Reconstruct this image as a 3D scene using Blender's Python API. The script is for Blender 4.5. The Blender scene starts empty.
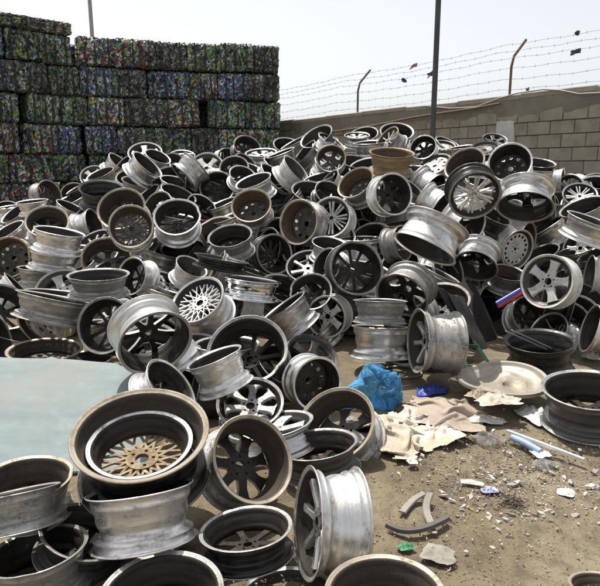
import bpy, bmesh, math, random
import numpy as np
from mathutils import Vector, Matrix, noise

random.seed(7)
rad = math.radians
scene = bpy.context.scene
COL = scene.collection

# ------------------------------------------------------------------ camera, light, exposure
CAM_H, FPX, HORIZON = 1.5, 620.0, 168.0
PITCH = math.atan((293.0 - HORIZON) / FPX)
cam = bpy.data.cameras.new('camera')
cam.sensor_width = 36.0
cam.lens = FPX / 600.0 * 36.0
cam.clip_start, cam.clip_end = 0.05, 2000.0
cam_o = bpy.data.objects.new('camera', cam)
COL.objects.link(cam_o)
cam_o.location = (0, 0, CAM_H)
cam_o.rotation_euler = (math.pi / 2 - PITCH, 0, 0)
scene.camera = cam_o

SUN_EL, SUN_AZ = 67.0, -30.0          # azimuth from straight ahead (+Y), negative to the left
wd = bpy.data.worlds.new('World')
scene.world = wd
wd.use_nodes = True
nt = wd.node_tree
bg = nt.nodes['Background']
sky = nt.nodes.new('ShaderNodeTexSky')
sky.sky_type = 'NISHITA'
sky.sun_disc = False
sky.sun_elevation = rad(SUN_EL)
sky.sun_rotation = rad(SUN_AZ)
sky.altitude = 0
sky.air_density = 1.0
sky.dust_density = 2.0
sky.ozone_density = 1.0
haze_sat = nt.nodes.new('ShaderNodeHueSaturation')      # dusty white desert sky
haze_sat.inputs['Saturation'].default_value = 0.24
nt.links.new(sky.outputs[0], haze_sat.inputs['Color'])
nt.links.new(haze_sat.outputs[0], bg.inputs[0])
bg.inputs[1].default_value = 0.118
sd = bpy.data.lights.new('sun', 'SUN')
sd.energy = 3.5
sd.angle = rad(0.6)
sd.color = (1.0, 0.95, 0.87)
so = bpy.data.objects.new('sun', sd)
COL.objects.link(so)
sdir = Vector((math.sin(rad(SUN_AZ)) * math.cos(rad(SUN_EL)), math.cos(rad(SUN_AZ)) * math.cos(rad(SUN_EL)), math.sin(rad(SUN_EL))))
so.rotation_euler = sdir.to_track_quat('Z', 'Y').to_euler()
so.location = (0, 0, 30)
scene.view_settings.view_transform = 'Standard'
scene.view_settings.look = 'None'
scene.view_settings.exposure = 0.55
scene.view_settings.gamma = 1.0
scene.view_settings.use_curve_mapping = False
scene.render.engine = 'CYCLES'
scene.cycles.max_bounces = 6
scene.cycles.diffuse_bounces = 3
scene.cycles.glossy_bounces = 4

# ------------------------------------------------------------------ helpers
RIGHT = Vector((1, 0, 0))
FWD = Vector((0, math.cos(PITCH), -math.sin(PITCH)))
UP = Vector((0, math.sin(PITCH), math.cos(PITCH)))
CAM = Vector((0, 0, CAM_H))


def at(u, v, z):
    """the place that the photograph shows at (u, v), z metres deep"""
    return CAM + (RIGHT * ((u - 300.0) / FPX) + UP * ((293.0 - v) / FPX) + FWD) * z


def on_ground(u, v, h=0.0):
    d = RIGHT * ((u - 300.0) / FPX) + UP * ((293.0 - v) / FPX) + FWD
    return CAM + d * ((h - CAM_H) / d.z)


def tag(o, label=None, cat=None, group=None, kind=None):
    if label: o['label'] = label
    if cat: o['category'] = cat
    if group: o['group'] = group
    if kind: o['kind'] = kind
    return o


def empty(name, loc=(0, 0, 0)):
    o = bpy.data.objects.new(name, None)
    o.empty_display_size = 0.1
    COL.objects.link(o)
    o.location = loc
    return o


def link(name, me, parent=None, mats=None):
    o = bpy.data.objects.new(name, me)
    COL.objects.link(o)
    o.parent = parent
    if mats:
        for i, m in enumerate(mats):
            if i < len(o.material_slots):
                o.material_slots[i].link = 'OBJECT'
                o.material_slots[i].material = m
    return o


def mesh_of(bm, name, mats, smooth=None):
    me = bpy.data.meshes.new(name)
    bm.normal_update()
    bm.to_mesh(me)
    bm.free()
    for m in mats:
        me.materials.append(m)
    if smooth is not None:
        me.shade_smooth()
        if smooth < 180:
            me.set_sharp_from_angle(angle=rad(smooth))
    return me


def box(bm, c, s, mat=0, rot=None):
    r = bmesh.ops.create_cube(bm, size=1.0)
    M = Matrix.Translation(c) @ (rot.to_4x4() if rot else Matrix.Identity(4)) @ Matrix.Diagonal((s[0], s[1], s[2], 1))
    bmesh.ops.transform(bm, matrix=M, verts=r['verts'])
    for f in {f for v in r['verts'] for f in v.link_faces}:
        f.material_index = mat
    return r['verts']


def tube(bm, pts, r, seg=8, mat=0, cap=True):
    """a tube along pts, r a number or one per point"""
    pts = [Vector(p) for p in pts]
    rs = r if isinstance(r, (list, tuple)) else [r] * len(pts)
    rings = []
    ref = None
    for i, p in enumerate(pts):
        t = (pts[min(i + 1, len(pts) - 1)] - pts[max(i - 1, 0)]).normalized()
        if ref is None:
            ref = t.orthogonal().normalized()
        ref = (ref - t * ref.dot(t)).normalized()
        b = t.cross(ref)
        rings.append([bm.verts.new(p + (ref * math.cos(2 * math.pi * k / seg) + b * math.sin(2 * math.pi * k / seg)) * rs[i]) for k in range(seg)])
    for a, b in zip(rings, rings[1:]):
        for k in range(seg):
            f = bm.faces.new((a[k], a[(k + 1) % seg], b[(k + 1) % seg], b[k]))
            f.material_index = mat
    if cap:
        bm.faces.new(rings[0][::-1]).material_index = mat
        bm.faces.new(rings[-1]).material_index = mat


# ------------------------------------------------------------------ materials
def new_mat(name):
    m = bpy.data.materials.new(name)
    m.use_nodes = True
    n = m.node_tree.nodes
    return m, n, m.node_tree.links, n['Principled BSDF']


def coords(n, l, scale=1.0, space='Object', per_object=True):
    tc = n.new('ShaderNodeTexCoord')
    mp = n.new('ShaderNodeMapping')
    mp.inputs['Scale'].default_value = (scale,) * 3
    l.new(tc.outputs[space], mp.inputs['Vector'])
    if per_object:
        oi = n.new('ShaderNodeObjectInfo')
        mu = n.new('ShaderNodeMath'); mu.operation = 'MULTIPLY'
        mu.inputs[1].default_value = 57.0
        l.new(oi.outputs['Random'], mu.inputs[0])
        l.new(mu.outputs[0], mp.inputs['Location'])
    return mp.outputs[0]


def nz(n, l, vec, scale, detail=4.0, rough=0.6):
    t = n.new('ShaderNodeTexNoise')
    t.inputs['Scale'].default_value = scale
    t.inputs['Detail'].default_value = detail
    t.inputs['Roughness'].default_value = rough
    l.new(vec, t.inputs['Vector'])
    return t.outputs['Fac']


def ramp(n, l, fac, stops, interp='LINEAR'):
    r = n.new('ShaderNodeValToRGB')
    r.color_ramp.interpolation = interp
    e = r.color_ramp.elements
    while len(e) < len(stops):
        e.new(0.5)
    for el, (p, c) in zip(e, stops):
        el.position = p
        el.color = (c, c, c, 1) if isinstance(c, (int, float)) else (*c, 1)
    l.new(fac, r.inputs[0])
    return r.outputs[0]


def mix(n, l, fac, a, b, mode='MIX'):
    m = n.new('ShaderNodeMix')
    m.data_type = 'RGBA'
    m.blend_type = mode
    for sock, val in ((m.inputs[0], fac), (m.inputs[6], a), (m.inputs[7], b)):
        if isinstance(val, (int, float)):
            sock.default_value = val
        elif isinstance(val, tuple):
            sock.default_value = (*val, 1)
        else:
            l.new(val, sock)
    return m.outputs[2]


def bump(n, l, b, height, strength, dist=0.01):
    x = n.new('ShaderNodeBump')
    x.inputs['Strength'].default_value = strength
    x.inputs['Distance'].default_value = dist
    l.new(height, x.inputs['Height'])
    l.new(x.outputs[0], b.inputs['Normal'])


def metal(name, base, rough, metallic, dirt, amount, vary=0.25, streak=0.35):
    """worn metal: grime in patches, brushed streaks round the axle, each object its own tone"""
    m, n, l, b = new_mat(name)
    v = coords(n, l)
    big = nz(n, l, v, 2.3, 6, 0.65)
    fine = nz(n, l, v, 14, 5, 0.7)
    oi = n.new('ShaderNodeObjectInfo')
    tone = n.new('ShaderNodeMapRange')
    tone.inputs['To Min'].default_value = 1 - vary
    tone.inputs['To Max'].default_value = 1 + vary * 0.6
    l.new(oi.outputs['Random'], tone.inputs['Value'])
    col = mix(n, l, 1.0, base, tone.outputs[0], 'MULTIPLY')
    # machining streaks: noise squeezed along the axle
    mp = n.new('ShaderNodeMapping')
    mp.inputs['Scale'].default_value = (1.2, 1.2, 22)
    l.new(v, mp.inputs['Vector'])
    st = nz(n, l, mp.outputs[0], 1.5, 3)
    col = mix(n, l, streak, col, ramp(n, l, st, [(0.3, 0.55), (0.7, 1.15)]), 'MULTIPLY')
    msk = ramp(n, l, big, [(0.62 - amount * 0.4, 0.0), (0.78 - amount * 0.25, 1.0)])
    msk2 = ramp(n, l, fine, [(0.4, 0.35), (0.62, 0.95)])
    mk = mix(n, l, 1.0, msk, msk2, 'MULTIPLY')
    col = mix(n, l, mk, col, dirt)
    l.new(col, b.inputs['Base Color'])
    l.new(ramp(n, l, mk, [(0, metallic), (1, metallic * 0.25)]), b.inputs['Metallic'])
    r = ramp(n, l, fine, [(0.25, rough * 0.75), (0.75, min(1, rough * 1.35))])
    l.new(mix(n, l, mk, r, (0.8, 0.8, 0.8)), b.inputs['Roughness'])
    bump(n, l, b, fine, 0.07, 0.004)
    return m


def plain(name, col, rough=0.6, metallic=0.0, vary=0.3, scale=6.0, dirt=None, bumps=0.2):
    m, n, l, b = new_mat(name)
    v = coords(n, l)
    f = nz(n, l, v, scale, 6, 0.65)
    lo = tuple(c * (1 - vary) for c in col)
    hi = tuple(min(1, c * (1 + vary)) for c in col)
    c = ramp(n, l, f, [(0.3, lo), (0.7, hi)])
    if dirt:
        g = nz(n, l, v, scale * 0.6, 8, 0.75)
        c = mix(n, l, ramp(n, l, g, [(0.5, 0.0), (0.68, 0.9)]), c, dirt)
    l.new(c, b.inputs['Base Color'])
    b.inputs['Roughness'].default_value = rough
    b.inputs['Metallic'].default_value = metallic
    bump(n, l, b, f, bumps, 0.01)
    return m


GRIME = (0.055, 0.043, 0.032)
EARTH = (0.19, 0.14, 0.09)
M = {
    'alu': metal('cast_aluminium', (0.8, 0.79, 0.765), 0.33, 0.95, (0.2, 0.17, 0.135), 0.36),
    'alu_clean': metal('bright_aluminium', (0.83, 0.82, 0.79), 0.34, 0.85, (0.3, 0.27, 0.22), 0.3, 0.12),
    'alu_dull': metal('dull_aluminium', (0.54, 0.53, 0.5), 0.45, 0.85, (0.1, 0.085, 0.07), 0.6),
    'gun': metal('gunmetal', (0.13, 0.13, 0.13), 0.4, 0.8, (0.09, 0.075, 0.06), 0.5),
    'black': metal('black_paint', (0.016, 0.016, 0.017), 0.32, 0.1, (0.07, 0.058, 0.045), 0.45),
    'white': metal('white_paint', (0.7, 0.69, 0.65), 0.42, 0.15, (0.28, 0.23, 0.17), 0.4, 0.12, 0.25),
    'chrome': metal('chrome', (0.82, 0.82, 0.82), 0.07, 1.0, (0.12, 0.1, 0.08), 0.15, 0.05, 0.15),
    'brown': metal('brown_rust_paint', (0.34, 0.265, 0.16), 0.6, 0.3, (0.15, 0.085, 0.04), 0.6),
    'tan': metal('dusty_tan_lip', (0.52, 0.46, 0.36), 0.5, 0.6, (0.2, 0.15, 0.1), 0.5),
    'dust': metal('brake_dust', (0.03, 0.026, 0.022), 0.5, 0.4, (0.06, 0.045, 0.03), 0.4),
    'dust_grey': metal('grey_dust', (0.13, 0.12, 0.105), 0.5, 0.6, (0.05, 0.04, 0.03), 0.55),
    'rust': metal('rust', (0.15, 0.1, 0.058), 0.75, 0.2, (0.06, 0.038, 0.024), 0.6),
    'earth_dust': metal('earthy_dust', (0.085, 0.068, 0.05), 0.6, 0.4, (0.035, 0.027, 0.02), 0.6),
}
# outside, inside, lip, street side of the spokes
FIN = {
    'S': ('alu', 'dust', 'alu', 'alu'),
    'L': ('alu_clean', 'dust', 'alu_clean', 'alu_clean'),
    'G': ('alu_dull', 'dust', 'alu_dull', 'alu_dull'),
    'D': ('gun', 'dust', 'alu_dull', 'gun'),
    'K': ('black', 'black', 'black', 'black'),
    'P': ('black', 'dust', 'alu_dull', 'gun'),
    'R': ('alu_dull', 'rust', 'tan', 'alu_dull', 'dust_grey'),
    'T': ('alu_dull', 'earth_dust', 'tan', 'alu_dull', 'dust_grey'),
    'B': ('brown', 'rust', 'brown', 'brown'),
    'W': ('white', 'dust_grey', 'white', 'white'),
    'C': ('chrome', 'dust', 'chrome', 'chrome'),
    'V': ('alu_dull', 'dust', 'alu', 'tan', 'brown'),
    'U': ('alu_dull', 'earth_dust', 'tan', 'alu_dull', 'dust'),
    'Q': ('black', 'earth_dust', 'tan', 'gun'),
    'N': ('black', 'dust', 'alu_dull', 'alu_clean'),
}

# ------------------------------------------------------------------ wheel rim meshes (radius 1, half width 1)
SLOTS = [M['alu'], M['dust'], M['alu']]
OUT = [(-1.0, .985), (-.985, 1.0), (-.95, 1.0), (-.925, .985), (-.905, .94), (-.88, .925), (-.66, .91), (-.6, .918), (-.54, .905),
       (-.40, .855), (-.05, .845), (.12, .82), (.22, .79), (.42, .79), (.52, .82), (.58, .905), (.63, .918), (.68, .91), (.88, .925),
       (.905, .94), (.925, .985), (.95, 1.0), (.985, 1.0), (1.0, .985)]
INN = [(.985, .965), (.95, .955), (.93, .915), (.88, .885), (.66, .875), (.56, .80), (.42, .755), (.22, .755), (.1, .785), (-.05, .81),
       (-.40, .82), (-.56, .87), (-.66, .878), (-.88, .888), (-.93, .915), (-.95, .955), (-.985, .965)]


def barrel_mesh(k):
    bm = bmesh.new()
    prof = OUT + INN
    NS = 56
    rnd = random.Random(k)
    ph = [rnd.uniform(0, 6.28) for _ in range(4)]
    amp = [0.0, 0.012, 0.018, 0.03][k % 4]
    dent = rnd.uniform(0, 6.28)
    rings = []
    for s in range(NS):
        a = 2 * math.pi * s / NS
        ring = []
        for (z, r) in prof:
            e = 1 + amp * math.sin(2 * a + ph[0]) * .6 + amp * .5 * math.sin(3 * a + ph[1] + z)
            dd = (a - dent + math.pi) % (2 * math.pi) - math.pi
            if k >= 2 and abs(z) > .85:
                e -= (0.03 if k == 2 else 0.055) * math.exp(-(dd / .16) ** 2) * (1 if z < 0 else .2)
            zz = z + (amp * .9 * math.sin(2 * a + ph[2]) if abs(z) > .85 else 0)
            ring.append(bm.verts.new((r * e * math.cos(a), r * e * math.sin(a), zz)))
        rings.append(ring)
    n = len(prof)
    no = len(OUT)
    for s in range(NS):
        A, B = rings[s], rings[(s + 1) % NS]
        for i in range(n):
            j = (i + 1) % n
            f = bm.faces.new((A[i], B[i], B[j], A[j]))
            if abs(prof[i][0]) > .92 and abs(prof[j][0]) > .92 and prof[i][1] > .9 and prof[j][1] > .9:
                f.material_index = 2
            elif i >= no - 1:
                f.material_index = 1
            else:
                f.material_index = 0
    bmesh.ops.recalc_face_normals(bm, faces=bm.faces)
    return mesh_of(bm, 'barrel_mesh', SLOTS, smooth=50)


BARRELS = [barrel_mesh(k) for k in range(4)]


def spoke_mesh(sections, skew=0.0):
    """sections: (radius, half width, top z, bottom z); skew turns the outer end"""
    bm = bmesh.new()
    rows = []
    r0, r1 = sections[0][0], sections[-1][0]
    ex, ey = r1 * math.cos(skew) - r0, r1 * math.sin(skew)      # straight from the hub to its turned outer end
    L = math.hypot(ex, ey)
    ex, ey = ex / L, ey / L
    for (r, hw, zt, zb) in sections:
        t = (r - r0) / (r1 - r0) * L
        row = []
        for (y, z) in ((-hw, zb), (-hw, zt - .05), (-hw * .72, zt), (hw * .72, zt), (hw, zt - .05), (hw, zb)):
            px, py = r0 + ex * t - ey * y, ey * t + ex * y
            k = min(1.0, .79 / math.hypot(px, py))                # never through the barrel
            row.append(bm.verts.new((px * k, py * k, z)))
        rows.append(row)
    for A, B in zip(rows, rows[1:]):
        for k in range(6):
            f = bm.faces.new((A[k], B[k], B[(k + 1) % 6], A[(k + 1) % 6]))
            f.material_index = 0 if k in (0, 1, 2, 3, 4) else 1
    bm.faces.new(rows[0]); bm.faces.new(rows[-1][::-1])
    bmesh.ops.recalc_face_normals(bm, faces=bm.faces)
    return mesh_of(bm, 'spoke_mesh', SLOTS, smooth=40)


def plate_mesh(outer, holes, zt, zb, dish=None, name='disc_mesh'):
    """flat plate with real holes: outer radius, holes = [loop of points]; dish(r) lifts it"""
    bm = bmesh.new()
    loops = [[(outer * math.cos(2 * math.pi * k / 48), outer * math.sin(2 * math.pi * k / 48)) for k in range(48)]] + holes
    edges = []
    for lp in loops:
        vs = [bm.verts.new((x, y, 0)) for x, y in lp]
        edges += [bm.edges.new((vs[k], vs[(k + 1) % len(vs)])) for k in range(len(vs))]
    bmesh.ops.triangle_fill(bm, edges=edges, use_beauty=True, use_dissolve=False)
    top = list(bm.faces)
    r = bmesh.ops.extrude_face_region(bm, geom=top)
    low = [g for g in r['geom'] if isinstance(g, bmesh.types.BMVert)]
    lowset = set(low)
    for v in bm.verts:
        rr = math.hypot(v.co.x, v.co.y)
        d = dish(rr) if dish else 0
        v.co.z = (zb if v in lowset else zt) + d
    bmesh.ops.recalc_face_normals(bm, faces=bm.faces)
    for f in bm.faces:
        f.material_index = 0 if f.normal.z > .3 else 1
    return mesh_of(bm, name, SLOTS, smooth=35)


def circ(cx, cy, r, n=12):
    return [(cx + r * math.cos(2 * math.pi * k / n), cy + r * math.sin(2 * math.pi * k / n)) for k in range(n)]


def hub_holes(bore, lug_r, pcd, n=5):
    return [circ(0, 0, bore, 20)] + [circ(pcd * math.cos(2 * math.pi * k / n + .3), pcd * math.sin(2 * math.pi * k / n + .3), lug_r, 10) for k in range(n)]


def arc_slot(a, da, r0, r1, n=5):
    p = [(r0 * math.cos(a - da + 2 * da * k / n), r0 * math.sin(a - da + 2 * da * k / n)) for k in range(n + 1)]
    p += [(r1 * math.cos(a + da - 2 * da * k / n), r1 * math.sin(a + da - 2 * da * k / n)) for k in range(n + 1)]
    return p


HUB = plate_mesh(.25, hub_holes(.10, .032, .172), .60, .30, name='hub_mesh')
HUB_BIG = plate_mesh(.31, hub_holes(.13, .036, .215), .58, .30, name='hub_mesh')
TAU = 2 * math.pi
# face code -> (hub mesh, [(spoke mesh, [angles])], disc mesh or None)
FACES = {
    '5': (HUB_BIG, [(spoke_mesh([(.24, .17, .58, .3), (.5, .14, .66, .4), (.7, .17, .74, .46), (.86, .24, .76, .5)]), [TAU * k / 5 for k in range(5)])], None),
    'x': (HUB, [(spoke_mesh([(.2, .055, .56, .3), (.5, .045, .64, .4), (.87, .07, .72, .48)]), [TAU * k / 10 for k in range(10)])], None),
    'm': (HUB_BIG, [(spoke_mesh([(.28, .026, .56, .36), (.6, .024, .6, .44), (.86, .032, .66, .5)], .42), [TAU * k / 16 for k in range(16)]),
                    (spoke_mesh([(.28, .026, .55, .35), (.6, .024, .59, .43), (.86, .032, .65, .49)], -.42), [TAU * (k + .5) / 16 for k in range(16)])], None),
    'w': (HUB, [(spoke_mesh([(.18, .04, .6, .34), (.5, .04, .68, .46), (.86, .05, .76, .52)], -.1), [TAU * k / 8 + .22 for k in range(8)]),
                (spoke_mesh([(.18, .04, .6, .34), (.5, .04, .68, .46), (.86, .05, .76, .52)], .1), [TAU * k / 8 - .22 for k in range(8)])], None),
    'n': (HUB, [(spoke_mesh([(.2, .03, .62, .4), (.55, .03, .7, .46), (.87, .04, .78, .55)]), [TAU * k / 20 + (.06 if k % 2 else -.06) for k in range(20)])], None),
    '6': (HUB_BIG, [(spoke_mesh([(.26, .12, .6, .3), (.5, .1, .68, .4), (.7, .15, .74, .5), (.86, .3, .76, .52)]), [TAU * k / 7 for k in range(7)])], None),
    't': (HUB, [(spoke_mesh([(.2, .09, .56, .3), (.5, .065, .64, .4), (.87, .1, .72, .48)]), [TAU * k / 7 for k in range(7)])], None),
    's': (None, [], plate_mesh(.79, hub_holes(.085, .034, .2) + [arc_slot(TAU * k / 16, .1, .58, .71) for k in range(16)], .74, .6, lambda r: -.12 * (1 - r))),
    'h': (None, [], plate_mesh(.78, hub_holes(.13, .032, .23) + [circ(.58 * math.cos(TAU * k / 10), .58 * math.sin(TAU * k / 10), .085) for k in range(10)], .55, .48,
                               lambda r: .16 * math.exp(-((r - .42) / .16) ** 2))),
    '-': (None, [], None),
}

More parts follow.
